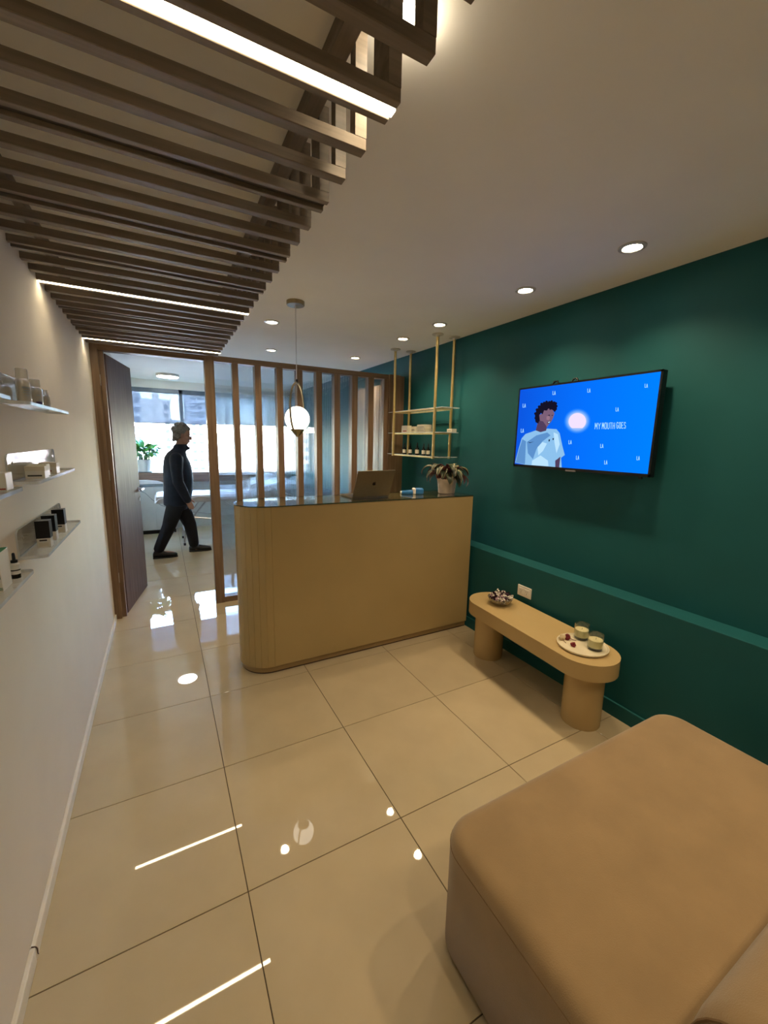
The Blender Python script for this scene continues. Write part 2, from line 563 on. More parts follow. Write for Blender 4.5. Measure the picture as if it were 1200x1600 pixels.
for i in range(len(posts) - 1):
    a, b = posts[i][1], posts[i + 1][0]
    n = 14
    bm = B()
    fr0, fr1, bk = [], [], []
    seg = 5
    N = n * seg
    y0, y1 = PY + 0.052, PY + 0.058
    prof = []
    for k in range(N + 1):
        x = a + (b - a) * k / N
        ph = (k % seg) / seg
        prof.append((x, y0 - 0.0017 * math.sin(PI * ph)))
    prof += [(b, y1), (a, y1)]
    prism(bm, prof, 0.05, 2.152)
    p = obj('glass_strip', bm, M['fluted'], part, world=True, smooth=False)

# door frame and door leaf
df = sempty('trim_1', (-0.16, PY, 0), 'brown wooden door frame around the open doorway', 'door frame')
bx('jamb', (XL, PY - 0.006, 0.0), (-0.540, PY + PD, 2.2), M['frame_v'], df, 0.002)
bx('jamb', (0.199, PY - 0.006, 0.0), (0.274, PY + PD, 2.2), M['frame_v'], df, 0.002)
bx('head', (-0.540, PY - 0.006, 2.147), (0.199, PY + PD, 2.2), M['frame_h'], df, 0.002)
bx('door_stop', (-0.540, PY + 0.030, 0.0), (-0.508, PY + PD, 2.147), M['frame_v'], df, 0.001)
for z in (1.93, 1.2, 0.35):
    bx('hinge', (-0.540, PY + 0.008, z - 0.04), (-0.537, PY + 0.028, z + 0.04), M['steel'], df)
dl = sempty('door_1', (-0.500, PY + PD + 0.002, 0.008), 'dark walnut veneered door standing open into the far room', 'door')
dl.rotation_euler = (0, 0, math.radians(79.5))
bx('leaf', (0, 0, 0), (0.70, 0.04, 2.13), M['door'], dl, 0.002, world=False)
for s in (-1, 1):
    yb = 0.0 if s < 0 else 0.04
    bm = B()
    lathe(bm, [(0.024, 0), (0.024, 0.006)], seg=16)
    for v in bm.verts:
        v.co = Vector((0.645 + v.co.x, yb + s * v.co.z, 1.0 + v.co.y))
    h = obj('rose', bm, M['steel'], dl, smooth=True)
    bm = B()
    tube(bm, [(0.645, yb, 1.0), (0.645, yb + s * 0.045, 1.0), (0.60, yb + s * 0.05, 1.0), (0.53, yb + s * 0.05, 1.0)], 0.009, 8)
    obj('handle', bm, M['steel'], dl, smooth=True)
    bm = B()
    lathe(bm, [(0.02, 0), (0.02, 0.006)], seg=16)
    for v in bm.verts:
        v.co = Vector((0.645 + v.co.x, yb + s * v.co.z, 0.90 + v.co.y))
    obj('lock_plate', bm, M['steel'], dl, smooth=True)

# ------------------------------------------------------------------ far window
win = sempty('window_1', (0.6, YF, 0.93), 'wide grey framed window with roller blinds half lowered', 'window')
WX0, WX1, WZ0, WZ1 = XL, 1.80, 0.93, 2.27
bx('top_frame', (WX0, YF + 0.02, 2.205), (WX1, YF + 0.09, WZ1), M['alu'], win)
bx('bottom_frame', (WX0, YF + 0.02, WZ0), (WX1, YF + 0.09, WZ0 + 0.035), M['far_white'], win)
mull = [(WX0, WX0 + 0.05), (0.145, 0.200), (0.97, 1.02), (WX1 - 0.05, WX1)]
for a, b in mull:
    bx('mullion', (a, YF + 0.02, WZ0), (b, YF + 0.09, WZ1), M['alu'], win)
for i in range(3):
    a, b = mull[i][1], mull[i + 1][0]
    bx('pane', (a, YF + 0.05, WZ0 + 0.035), (b, YF + 0.056, 2.205), M['pane'], win)
    bl_ = bx('blind', (a - 0.022, YF + 0.004, 1.735), (b + 0.022, YF + 0.0052, 2.215), M['blind'], win)
    bx('blind_weight', (a - 0.022, YF + 0.0, 1.722), (b + 0.022, YF + 0.010, 1.737), M['alu'], win)
sill = bx('trim_2', (XL, 6.14, 0.80), (1.80, YF, 0.955), M['sill_wood'], None, 0.003)
struct(sill, 'deep wooden window sill board beneath the far window', 'window sill')

# ------------------------------------------------------------------ slatted ceiling canopy
can = thing('slat_canopy', 'brown wooden slat canopy hung under the ceiling with lit strips', 'ceiling slats', (-0.15, 0.6, ZC))
SX1 = 0.292
SZ0, SZ1 = 2.165, 2.215
P_, WD, NR = 0.392, 0.064, 0.028
GP = (P_ - WD - 2 * NR) / 3


def slat_mesh(w):
    bm = B()
    h = 0.025
    box(bm, (XL, -w / 2, SZ0), (SX1, w / 2, SZ0 + h), 0.0015, 1)
    box(bm, (SX1 - 0.028, -w / 2, SZ0 + h), (SX1, w / 2, ZC), 0.0, 1)
    return mesh_of('slat', bm)


def wide_mesh():
    bm = B()
    for s in (-1, 1):
        box(bm, (XL, s * 0.024 - 0.009, SZ0), (SX1, s * 0.024 + 0.009, SZ0 + 0.025), 0.0012, 1)
        box(bm, (SX1 - 0.028, s * 0.024 - 0.009, SZ0 + 0.025), (SX1, s * 0.024 + 0.009, ZC))
    box(bm, (XL, -0.015, SZ0 + 0.014), (SX1, 0.015, SZ0 + 0.025))
    box(bm, (SX1 - 0.028, -0.015, SZ0 + 0.025), (SX1 - 0.004, 0.015, ZC))
    return mesh_of('slat', bm)


nm, wm = slat_mesh(NR), wide_mesh()
nm.materials.append(M['slat'])
wm.materials.append(M['slat'])
bm = B()
box(bm, (XL + 0.003, -0.0095, SZ0 + 0.001), (SX1 + 0.001, 0.0095, SZ0 + 0.0135))
ledm = mesh_of('led_strip', bm)
ledm.materials.append(M['led'])
bm = B()
box(bm, (XL + 0.003, -0.0135, SZ0 + 0.010), (SX1 - 0.001, 0.0135, SZ0 + 0.0135))
offm = mesh_of('diffuser', bm)
offm.materials.append(M['led_off'])
for k in range(-4, 8):
    yc = -0.370 + P_ * k
    s = obj('slat', wm, None, can, world=True)
    s.location = (0, yc, 0)
    if k in (0, 4, 7):
        l = obj('led_strip', ledm, None, s)
    else:
        l = obj('diffuser', offm, None, s)
    for q in (1, 2):
        if k == 7 and q == 2:
            continue
        s = obj('slat', nm, None, can, world=True)
        s.location = (0, yc + WD / 2 + q * GP + (q - 0.5) * NR, 0)
bx('runner', (0.218, -2.1, ZC - 0.045), (0.256, 2.52, ZC), M['slat_v'], can)
bx('runner', (XL, -2.1, ZC - 0.045), (XL + 0.03, 2.52, ZC), M['slat_v'], can)


# ------------------------------------------------------------------ downlights
def downlight(x, y, label, r=0.042, watts=SPOT_W, drop=0.003):
    t = thing('downlight', label, 'downlight', (x, y, ZC), 0, 'recessed ceiling downlights')
    bm = B()
    lathe(bm, [(r + 0.016, 0.0), (r + 0.015, -0.005), (r, -0.007), (r - 0.004, -0.002), (r - 0.006, 0.0)], seg=28, cap=False)
    obj('trim_ring', bm, M['downring'], t, smooth=True)
    bm = B()
    lathe(bm, [(r - 0.005, -0.0005), (r - 0.005, -drop)], seg=24)
    obj('lens', bm, M['downlens'], t)
    d = bpy.data.lights.new('downlight_lamp', 'SPOT')
    d.energy = watts
    d.color = WARM
    d.spot_size = math.radians(125)
    d.spot_blend = 0.75
    d.shadow_soft_size = 0.03
    o = bpy.data.objects.new('lamp', d)
    COL.objects.link(o)
    o.parent = t
    o.location = (0, 0, -0.010 - drop)


downlight(1.756, 0.037, 'glowing recessed downlight above the television end farther from the brass shelf')
downlight(1.756, 0.656, 'glowing recessed downlight above the television end closer to the brass shelf')
downlight(1.756, 1.497, 'glowing recessed downlight beside the nearer brass shelf rods')
downlight(1.745, 2.019, 'glowing recessed downlight between the two pairs of brass shelf rods')
downlight(1.741, 3.011, 'recessed downlight beyond the glazed partition near the teal wall')
downlight(0.644, 2.131, 'recessed downlight just behind the globe pendant canopy')
downlight(0.876, 3.144, 'recessed downlight beyond the partition, above the fluted glass')
downlight(0.350, -0.322, 'recessed downlight hidden beside the slat canopy uprights', r=0.036, watts=8.0, drop=0.03)
downlight(1.756, -0.75, 'recessed downlight over the beige sofa seat')
downlight(1.756, -1.6, 'recessed downlight behind the sofa backrest')
downlight(0.64, -1.5, 'recessed downlight at the back of the room')

# round surface lamp in the far room
t = thing('ceiling_lamp', 'round flat white surface lamp on the far room ceiling', 'ceiling lamp', (-0.015, 5.62, ZC))
bm = B()
lathe(bm, [(0.15, 0), (0.15, -0.03), (0.143, -0.036)], seg=36)
obj('housing', bm, M['downring'], t, smooth=True)
bm = B()
lathe(bm, [(0.14, -0.0365), (0.137, -0.042)], seg=36)
obj('diffuser', bm, M['panel_light'], t, smooth=True)

# ------------------------------------------------------------------ globe pendant
pt = thing('globe_pendant', 'white glass globe pendant in a brass hoop hanging above the counter', 'pendant lamp', (0.664, 1.575, ZC))
bm = B()
lathe(bm, [(0.058, 0), (0.058, -0.022), (0.055, -0.026)], seg=32)
obj('canopy', bm, M['brass_dark'], pt, smooth=True)
bm = B()
tube(bm, [(0, 0, -0.02), (0, 0, -0.50)], 0.0028, 8)
obj('cord', bm, M['white_pl'], pt, smooth=True)
bm = B()
lathe(bm, [(0.004, -0.485), (0.0075, -0.487), (0.0075, -0.512), (0.004, -0.514)], seg=12)
obj('cord_clip', bm, M['black'], pt, smooth=True)
zc = -(ZC - 1.650)
bm = B()
lathe(bm, [(0.0005, 0.083)] + [(0.083 * math.sin(a), 0.083 * math.cos(a)) for a in np.linspace(0.15, PI - 0.15, 22)] + [(0.0005, -0.083)], (0, 0, zc), seg=32)
obj('globe', bm, M['globe'], pt, smooth='all')
hp = []
for k in range(48):
    a = 2 * PI * k / 48
    z = zc + 0.065 + 0.172 * math.cos(a)
    w = 0.100 * math.sin(a)
    hp.append((w * math.cos(math.radians(-133)), w * math.sin(math.radians(-133)), z))
bm = B()
tube(bm, hp, 0.0065, 8, closed=True)
obj('hoop', bm, M['brass_dark'], pt, smooth=True)
bm = B()
lathe(bm, [(0.046, -0.068), (0.046, -0.076), (0.018, -0.108), (0.010, -0.118), (0.004, -0.121)], (0, 0, zc), seg=28)
obj('holder', bm, M['brass_dark'], pt, smooth=True)

# ------------------------------------------------------------------ reception counter
CZ = 1.108
ct = thing('reception_counter', 'tall beige laminate reception counter with one rounded end', 'counter', (1.1, 1.44, 0))


def counter_outline(x0, x1, y0, y1, seg=18):
    r = (y1 - y0) / 2
    pts = [(x1, y0), (x1, y1)]
    for k in range(seg + 1):
        a = PI / 2 + PI * k / seg
        pts.append((x0 + r + r * math.cos(a), (y0 + y1) / 2 + r * math.sin(a)))
    return pts


cx0, cx1, cy0, cy1 = 0.215, 1.985, 1.268, 1.640
bm = B()
prism(bm, counter_outline(cx0 + 0.003, cx1 - 0.002, cy0 + 0.004, cy1 - 0.003, 40), 0.052, CZ - 0.012)
obj('core', bm, M['counter'], ct, world=True, smooth=True)
# thin laminate strips: one flat front sheet and narrow staves round the end
r = (cy1 - cy0) / 2
bx('front_panel', (cx0 + r, cy0, 0.05), (cx1, cy0 + 0.006, CZ - 0.010), M['counter'], ct, 0.0015)
bx('back_panel', (cx0 + r, cy1 - 0.006, 0.05), (cx1, cy1, CZ - 0.010), M['counter'], ct, 0.0015)
ns = 14
for k in range(ns):
    a0, a1 = PI / 2 + PI * k / ns, PI / 2 + PI * (k + 1) / ns
    q = []
    for rr in (r, r - 0.006):
        for a in ((a0 + 0.004, a1 - 0.004) if rr == r else (a1 - 0.004, a0 + 0.004)):
            q.append((cx0 + r + rr * math.cos(a), (cy0 + cy1) / 2 + rr * math.sin(a)))
    bm = B()
    prism(bm, q, 0.05, CZ - 0.010)
    obj('stave', bm, M['counter'], ct, world=True)
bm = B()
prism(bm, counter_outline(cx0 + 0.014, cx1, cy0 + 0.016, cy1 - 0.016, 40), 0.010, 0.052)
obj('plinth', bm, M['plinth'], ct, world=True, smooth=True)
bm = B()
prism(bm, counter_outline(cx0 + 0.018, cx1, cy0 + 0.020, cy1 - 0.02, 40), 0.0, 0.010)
obj('shadow_strip', bm, M['shade_and_crack'], ct, world=True, smooth=True)  # dark band that draws the line of shade beneath the plinth
bm = B()
prism(bm, counter_outline(cx0, cx1, cy0, cy1, 40), CZ - 0.012, CZ - 0.0062)
obj('worktop', bm, M['counter'], ct, world=True, smooth=True)
gt = bmesh.new()
prism(gt, counter_outline(cx0 - 0.003, cx1, cy0 - 0.003, cy1 + 0.003, 40), CZ - 0.006, CZ)
gt.faces.ensure_lookup_table()
for f in gt.faces:
    f.material_index = 0
bmesh.ops.recalc_face_normals(gt, faces=gt.faces)
for f in gt.faces:
    f.material_index = 0 if abs(f.normal.z) > 0.5 else 1
gobj = obj('glass_top', gt, [M['glass_top'], M['glass_edge']], ct, world=True)
gobj['label'] = 'clear glass sheet with dark green edge'

# ------------------------------------------------------------------ laptop
lp = thing('laptop', 'open bronze-grey laptop on the counter with its lid towards the room', 'laptop', (1.150, 1.405, CZ), math.radians(3))
bm = B()
box(bm, (-0.152, 0.0, 0.0), (0.152, 0.212, 0.011), 0.003)
obj('base', bm, M['laptop'], lp)
lid = bpy.data.meshes.new('lid')
bm = B()
box(bm, (-0.152, -0.006, 0.0), (0.152, 0.0, 0.206), 0.0025)
bmesh.ops.recalc_face_normals(bm, faces=bm.faces)
ld = obj('lid', bm, M['laptop'], lp)
ld.location = (0, 0.002, 0.012)
ld.rotation_euler = (math.radians(22), 0, 0)
bx('screen', (-0.145, 0.0002, 0.008), (0.145, 0.0012, 0.200), M['black'], ld, world=False)
bx('keyboard', (-0.135, 0.03, 0.0108), (0.135, 0.13, 0.0122), M['black'], lp, world=False)
# fruit shaped emblem on the lid
pts = []
for k in range(36):
    a = 2 * PI * k / 36
    rr = 0.0145 * (1 - 0.09 * abs(math.sin(a)) ** 8 - (0.12 if abs(a - PI / 2) < 0.2 else 0) - (0.10 if abs(a - 3 * PI / 2) < 0.2 else 0))
    x, z = rr * math.cos(a), rr * math.sin(a)
    dx, dz = x - 0.0165, z - 0.002
    if math.hypot(dx, dz) < 0.0075:
        kx = 0.0165 - 0.0075 * math.cos(math.asin(max(-1, min(1, dz / 0.0075))))
        x = min(x, kx)
    pts.append((x, z))
bm = B()
fr = [bm.verts.new((x, -0.0068, 0.103 + z)) for x, z in pts]
bk = [bm.verts.new((x, -0.0055, 0.103 + z)) for x, z in pts]
ring_faces(bm, [fr, bk])
lf = [(0.0005, 0.0155), (0.001, 0.0195), (0.0045, 0.0225), (0.0048, 0.019), (0.0025, 0.0162)]
fr = [bm.verts.new((x, -0.0068, 0.103 + z)) for x, z in lf]
bk = [bm.verts.new((x, -0.0055, 0.103 + z)) for x, z in lf]
ring_faces(bm, [fr, bk])
obj('emblem', bm, M['logo'], ld)

# ------------------------------------------------------------------ card terminal
ctm = thing('card_terminal', 'blue and white card payment terminal lying on the counter', 'card terminal', (1.560, 1.50, CZ), math.radians(-28))
bm = B()
box(bm, (-0.085, -0.037, 0.0), (0.02, 0.037, 0.026), 0.010, 3)
for v in bm.verts:
    v.co.z *= 0.75 + 0.5 * (v.co.x + 0.085) / 0.105
obj('keypad_body', bm, M['blue_pl'], ctm, smooth=True)
bm = B()
box(bm, (0.0, -0.0385, 0.0), (0.028, 0.0385, 0.046), 0.010, 3)
obj('white_band', bm, M['white_pl'], ctm, smooth=True)
bm = B()
box(bm, (0.02, -0.038, 0.0), (0.088, 0.038, 0.047), 0.014, 3)
obj('printer_cover', bm, M['blue_pl'], ctm, smooth=True)
bx('tip', (-0.094, -0.03, 0.002), (-0.078, 0.03, 0.019), M['white_pl'], ctm, 0.005, world=False)


# ------------------------------------------------------------------ plants
def leaf_mesh(name, L, W, arch, droop, mats, stem=0.0, sr=0.0022, fold=0.25):
    """arching leaf: petiole goes up from origin, the blade bends outward along +y"""
    bm = B()
    n = 9
    if stem > 0:
        tube(bm, [(0, 0, 0), (0, stem * 0.12, stem * 0.55), (0, stem * 0.30, stem)], sr, 5)
    for f in bm.faces:
        f.material_index = 2
    base = Vector((0, stem * 0.30, stem))
    ang = arch
    p = base.copy()
    cen = [p.copy()]
    dirs = []
    for i in range(n - 1):
        d = Vector((0, math.cos(ang), math.sin(ang)))
        dirs.append(d)
        p = p + d * (L / (n - 1))
        cen.append(p.copy())
        ang -= droop / (n - 1)
    dirs.append(dirs[-1])
    top, bot = [], []
    for i in range(n):
        t = i / (n - 1)
        w = W * (math.sin(PI * min(1, t ** 0.8)) ** 0.75 if 0 < t < 1 else 0.02) + 0.0008
        nrm = Vector((0, -dirs[i].z, dirs[i].y))
        row_t, row_b = [], []
        for s in (-1, -0.5, 0, 0.5, 1):
            q = cen[i] + Vector((s * w / 2, 0, 0)) + nrm * (abs(s) * w * fold * 0.5)
            row_t.append(bm.verts.new(q + nrm * 0.0006))
            row_b.append(bm.verts.new(q - nrm * 0.0006))
        top.append(row_t)
        bot.append(row_b)
    for i in range(n - 1):
        for j in range(4):
            f = bm.faces.new((top[i][j], top[i][j + 1], top[i + 1][j + 1], top[i + 1][j]))
            f.material_index = 0
            f = bm.faces.new((bot[i][j + 1], bot[i][j], bot[i + 1][j], bot[i + 1][j + 1]))
            f.material_index = 1
        for j in (0, 4):
            f = bm.faces.new((top[i][j], top[i + 1][j], bot[i + 1][j], bot[i][j]))
            f.material_index = 1
    me = bpy.data.meshes.new(name)
    bm.to_mesh(me)
    bm.free()
    for pl in me.polygons:
        pl.use_smooth = True
    for mm in mats:
        me.materials.append(mm)
    return me


def pot(bm_prof, material, parent, soil_r, soil_z):
    bm = B()
    lathe(bm, bm_prof, seg=32)
    obj('pot', bm, material, parent, smooth=True)
    bm = B()
    lathe(bm, [(soil_r, soil_z - 0.01), (soil_r, soil_z)], seg=24)
    obj('soil', bm, M['soil'], parent)


st = thing('stromanthe_plant', 'striped leafy plant with pink undersides in a pale pot on the counter', 'potted plant', (1.850, 1.440, CZ))
pot([(0.062, 0), (0.066, 0.004), (0.078, 0.110), (0.080, 0.118), (0.074, 0.118), (0.070, 0.102)], M['pot_pink'], st, 0.070, 0.104)
lv = [leaf_mesh('leaf', 0.175, 0.060, 0.95, 2.7, [M['leaf_dark'], M['leaf_under'], M['stem']], 0.06),
      leaf_mesh('leaf', 0.165, 0.058, 1.15, 2.9, [M['leaf_dark'], M['leaf_under'], M['stem']], 0.075),
      leaf_mesh('leaf', 0.170, 0.062, 0.5, 2.6, [M['leaf_dark'], M['leaf_under'], M['stem']], 0.045),
      leaf_mesh('leaf', 0.095, 0.036, 1.35, 1.2, [M['leaf_dark'], M['leaf_under'], M['stem']], 0.08)]
rnd = random.Random(3)
for k in range(38):
    v = 3 if k >= 34 else k % 3
    a = k * 2.39996 + rnd.uniform(-0.25, 0.25)
    o = obj('leaf', lv[v], None, st)
    rr = 0.052 * math.sqrt((37.5 - k) / 38)
    o.location = (rr * math.cos(a), rr * math.sin(a), 0.100)
    o.rotation_euler = (rnd.uniform(-0.15, 0.15), rnd.uniform(-0.15, 0.15), a - PI / 2)
    sc = rnd.uniform(0.85, 1.12)
    o.scale = (sc, sc, sc)

sp = thing('sill_plant', 'bushy green houseplant in a white pot on the far window sill', 'potted plant', (-0.405, 6.265, 0.955))
pot([(0.085, 0), (0.09, 0.004), (0.115, 0.19), (0.117, 0.2), (0.108, 0.2), (0.104, 0.18)], M['far_white'], sp, 0.104, 0.182)
bm = B()
lathe(bm, [(0.10, 0.0), (0.118, 0.012), (0.114, 0.014), (0.096, 0.004)], seg=28)
obj('saucer', bm, M['far_grey'], sp, smooth=True)
gl = [leaf_mesh('leaf', 0.19, 0.115, 0.9, 1.9, [M['leaf_green'], M['leaf_green'], M['stem_green']], 0.16, 0.004),
      leaf_mesh('leaf', 0.18, 0.11, 0.5, 1.8, [M['leaf_light'], M['leaf_green'], M['stem_green']], 0.10, 0.004),
      leaf_mesh('leaf', 0.17, 0.105, 1.25, 1.3, [M['leaf_green'], M['leaf_light'], M['stem_green']], 0.20, 0.004)]
for k in range(48):
    a = k * 2.39996 + rnd.uniform(-0.3, 0.3)
    o = obj('leaf', gl[k % 3], None, sp)
    rr = 0.07 * math.sqrt((k + 0.5) / 48)
    o.location = (rr * math.cos(a), rr * math.sin(a), 0.175)
    o.rotation_euler = (rnd.uniform(-0.2, 0.2), rnd.uniform(-0.25, 0.25), a - PI / 2)
    sc = rnd.uniform(0.75, 1.05)
    o.scale = (sc * 1.15, sc * 1.15, sc * 1.05)

# ------------------------------------------------------------------ hanging brass shelf unit
sh = thing('hanging_shelf', 'brass rod shelf hanging from the ceiling in front of the teal wall', 'shelf unit', (2.0, 2.07, ZC))
rods = [(1.897, 2.41), (2.072, 2.41), (1.908, 1.73), (2.086, 1.735)]
for x, y in rods:
    bm = B()
    tube(bm, [(x, y, ZC - 0.003), (x, y, 1.372)], 0.0125, 14)
    rd = obj('rod', bm, M['brass'], sh, world=True, smooth=True)
    bm = B()
    lathe(bm, [(0.048, 0), (0.048, -0.007), (0.02, -0.010), (0.014, -0.022)], (x, y, ZC), seg=24)
    obj('ceiling_flange', bm, M['downring'], sh, world=True, smooth=True)
for z in (1.800, 1.594, 1.386):
    bm = B()
    box(bm, (1.905, 1.625, z), (2.09, 2.545, z + 0.006), 0.001)
    bmesh.ops.recalc_face_normals(bm, faces=bm.faces)
    for f in bm.faces:
        f.material_index = 0 if abs(f.normal.z) > 0.6 else 1
    obj('glass_shelf', bm, [M['jar_glass'], M['acrylic_edge']], sh, world=True)
    bm = B()
    box(bm, (1.900, 1.73, z - 0.009), (1.908, 2.41, z - 0.001))
    box(bm, (2.075, 1.73, z - 0.009), (2.083, 2.41, z - 0.001))
    box(bm, (1.905, 1.727, z - 0.009), (2.083, 1.735, z - 0.001))
    box(bm, (1.900, 2.406, z - 0.009), (2.075, 2.414, z - 0.001))
    obj('shelf_frame', bm, M['brass'], sh, world=True)


def product_box(loc, size, body, label, print_m=None, cat='box', group=None, rz=0.0, bands=(), lid=None, side='-y', name='product_box'):
    t = thing(name, label, cat, loc, rz, group)
    w, d, h = size
    bm = B()
    box(bm, (-w / 2, -d / 2, 0), (w / 2, d / 2, h), 0.001, 1)
    obj('carton', bm, body, t)
    if lid:
        bx('sleeve', (-w / 2 - 0.0006, -d / 2 - 0.0006, h * lid[0]), (w / 2 + 0.0006, d / 2 + 0.0006, h + 0.0006), lid[1], t, world=False)
    for (u0, u1, v0, v1, pm) in bands:
        if side == '-y':
            bx('print', (-w / 2 + w * u0, -d / 2 - 0.0011, h * v0), (-w / 2 + w * u1, -d / 2 - 0.0007, h * v1), pm, t, world=False)
        else:   # faces -x or +x
            s = -1 if side == '-x' else 1
            xs = sorted((s * (w / 2 + 0.0007), s * (w / 2 + 0.0011)))
            bx('print', (xs[0], -d / 2 + d * u0, h * v0), (xs[1], -d / 2 + d * u1, h * v1), pm, t, world=False)
    return t


zs = 1.6002
product_box((1.965, 2.275, zs), (0.05, 0.105, 0.068), M['cream_box'], 'small cream box with red print on the middle hanging shelf', bands=[(0.1, 0.75, 0.15, 0.3, M['red_print'])], side='-x')
product_box((2.035, 2.24, zs), (0.05, 0.10, 0.06), M['cream_box'], 'cream box standing behind the red-printed box on the hanging shelf', bands=[(0.1, 0.8, 0.4, 0.5, M['ink'])], side='-x')
b1 = product_box((1.99, 2.0, zs), (0.08, 0.13, 0.034), M['cream_box'], 'flat cream box at the bottom of the two-box stack', bands=[(0.1, 0.9, 0.4, 0.5, M['brass_dark'])], side='-x')
b2 = product_box((1.99, 2.003, zs + 0.0345), (0.078, 0.128, 0.036), M['cream_box'], 'flat cream box lying on top of another cream box', bands=[(0.1, 0.9, 0.4, 0.5, M['brass_dark'])], side='-x')
product_box((2.055, 1.675, zs), (0.05, 0.07, 0.03), M['cream_box'], 'low cream box past the nearer rods on the middle hanging shelf', bands=[(0.2, 0.8, 0.4, 0.5, M['ink'])], side='-x')


def dropper(loc, label, s=1.0, group=None):
    t = thing('dropper_bottle', label, 'bottle', loc, 0, group)
    bm = B()
    lathe(bm, [(0.0165 * s, 0), (0.018 * s, 0.002), (0.018 * s, 0.052 * s), (0.015 * s, 0.059 * s), (0.008 * s, 0.063 * s), (0.008 * s, 0.066 * s)], seg=18)
    obj('bottle', bm, M['amber'], t, smooth=True)
    bm = B()
    lathe(bm, [(0.0184 * s, 0.012 * s), (0.0184 * s, 0.046 * s)], seg=18, cap=False)
    obj('label_band', bm, M['paper'], t, smooth=True)
    bm = B()
    lathe(bm, [(0.0095 * s, 0.066 * s), (0.0095 * s, 0.082 * s), (0.006 * s, 0.084 * s), (0.0055 * s, 0.104 * s), (0.003 * s, 0.110 * s)], seg=14)
    obj('dropper_cap', bm, M['black'], t, smooth=True)


for i, (y, s) in enumerate([(2.345, 0.98), (2.235, 1.0), (2.110, 1.06), (2.000, 0.98), (1.925, 0.98)]):
    dropper((1.99, y, 1.3922), ['dropper bottle at the partition end of the lowest hanging shelf', 'second dropper bottle from the partition on the lowest hanging shelf',
                              'middle dropper bottle of five on the lowest hanging shelf', 'fourth dropper bottle from the partition on the lowest hanging shelf',
                              'dropper bottle nearest the front brass rod on the lowest hanging shelf'][i], s, 'dropper bottles on the lowest hanging shelf')

# ------------------------------------------------------------------ television
TVX = 2.05
ya, yb_, za, zb_ = 0.934, -0.006, 1.355, 1.893
tv = thing('television', 'black framed flat television on the teal wall showing a blue picture', 'television', (2.10, 0.464, za))
bm = B()
box(bm, (TVX + 0.004, yb_, za), (TVX + 0.045, ya, zb_), 0.004)
obj('casing', bm, M['black'], tv, world=True)
bm = B()
for lo, hi in [((yb_, za), (ya, za + 0.017)), ((yb_, zb_ - 0.011), (ya, zb_)), ((yb_, za), (yb_ + 0.011, zb_)), ((ya - 0.011, za), (ya, zb_))]:
    box(bm, (TVX, lo[0], lo[1]), (TVX + 0.006, hi[0], hi[1]))
obj('bezel', bm, M['black'], tv, world=True)
bx('wall_mount', (TVX + 0.045, 0.30, 1.50), (XR, 0.63, 1.75), M['black_matt'], tv)
for y in (0.655, 0.515):
    bm = B()
    tube(bm, [(TVX + 0.03, y + 0.022, zb_ - 0.002), (TVX + 0.03, y + 0.012, zb_ + 0.018), (TVX + 0.03, y - 0.012, zb_ + 0.018), (TVX + 0.03, y - 0.022, zb_ - 0.002)], 0.006, 8)
    obj('hanging_hook', bm, M['black'], tv, world=True, smooth=True)
bx('sensor_tab', (TVX - 0.001, 0.43, za - 0.004), (TVX + 0.004, 0.50, za + 0.006), M['steel'], tv)
bx('indicator', (TVX - 0.001, 0.034, za - 0.012), (TVX + 0.01, 0.05, za - 0.001), M['black'], tv)
# screen picture
sm = bpy.data.materials.new('screen_blue')
sm.use_nodes = True
nt = sm.node_tree
nt.nodes.remove(nt.nodes['Principled BSDF'])
e = nt.nodes.new('ShaderNodeEmission')
e.inputs[1].default_value = 1.0
tc = nt.nodes.new('ShaderNodeTexCoord')
sx = nt.nodes.new('ShaderNodeSeparateXYZ')
rp = nt.nodes.new('ShaderNodeValToRGB')
rp.color_ramp.elements[0].color = lin(0, 118, 250)
rp.color_ramp.elements[1].color = lin(10, 78, 205)
nt.links.new(tc.outputs['Generated'], sx.inputs[0])
nt.links.new(sx.outputs[1], rp.inputs[0])
nt.links.new(rp.outputs[0], e.inputs[0])
nt.links.new(e.outputs[0], nt.nodes['Material Output'].inputs[0])
sy0, sy1, sz0, sz1 = ya - 0.011, yb_ + 0.011, za + 0.017, zb_ - 0.011
scr = bx('screen', (TVX + 0.0015, sy1, sz0), (TVX + 0.004, sy0, sz1), sm, tv)
# homography from a flat crop of the picture to screen coordinates
src = [(140, 210), (1072, 92), (998, 780), (120, 712)]
dst = [(0, 1), (1, 1), (1, 0), (0, 0)]
A = []
bb = []
for (x, y), (u, v) in zip(src, dst):
    A.append([x, y, 1, 0, 0, 0, -u * x, -u * y]); bb.append(u)
    A.append([0, 0, 0, x, y, 1, -v * x, -v * y]); bb.append(v)
hh = list(np.linalg.solve(np.array(A, float), np.array(bb, float))) + [1.0]


def uv(x, y):
    w = hh[6] * x + hh[7] * y + hh[8]
    return (hh[0] * x + hh[1] * y + hh[2]) / w, (hh[3] * x + hh[4] * y + hh[5]) / w


def on_screen(name, pts, material, layer):
    bm = B()
    vs = []
    for x, y in pts:
        u, v = uv(x, y)
        u = min(max(u, 0.0), 1.0)
        v = min(max(v, 0.0), 1.0)
        vs.append(bm.verts.new((TVX + 0.0015 - 0.00025 * layer, sy0 + (sy1 - sy0) * u, sz0 + (sz1 - sz0) * v)))
    f = bm.faces.new(vs)
    bmesh.ops.triangulate(bm, faces=[f])
    return obj(name, bm, material, scr)


def E_(n, r, g_, b):
    return emitter(n, lin(r, g_, b), 1.0)


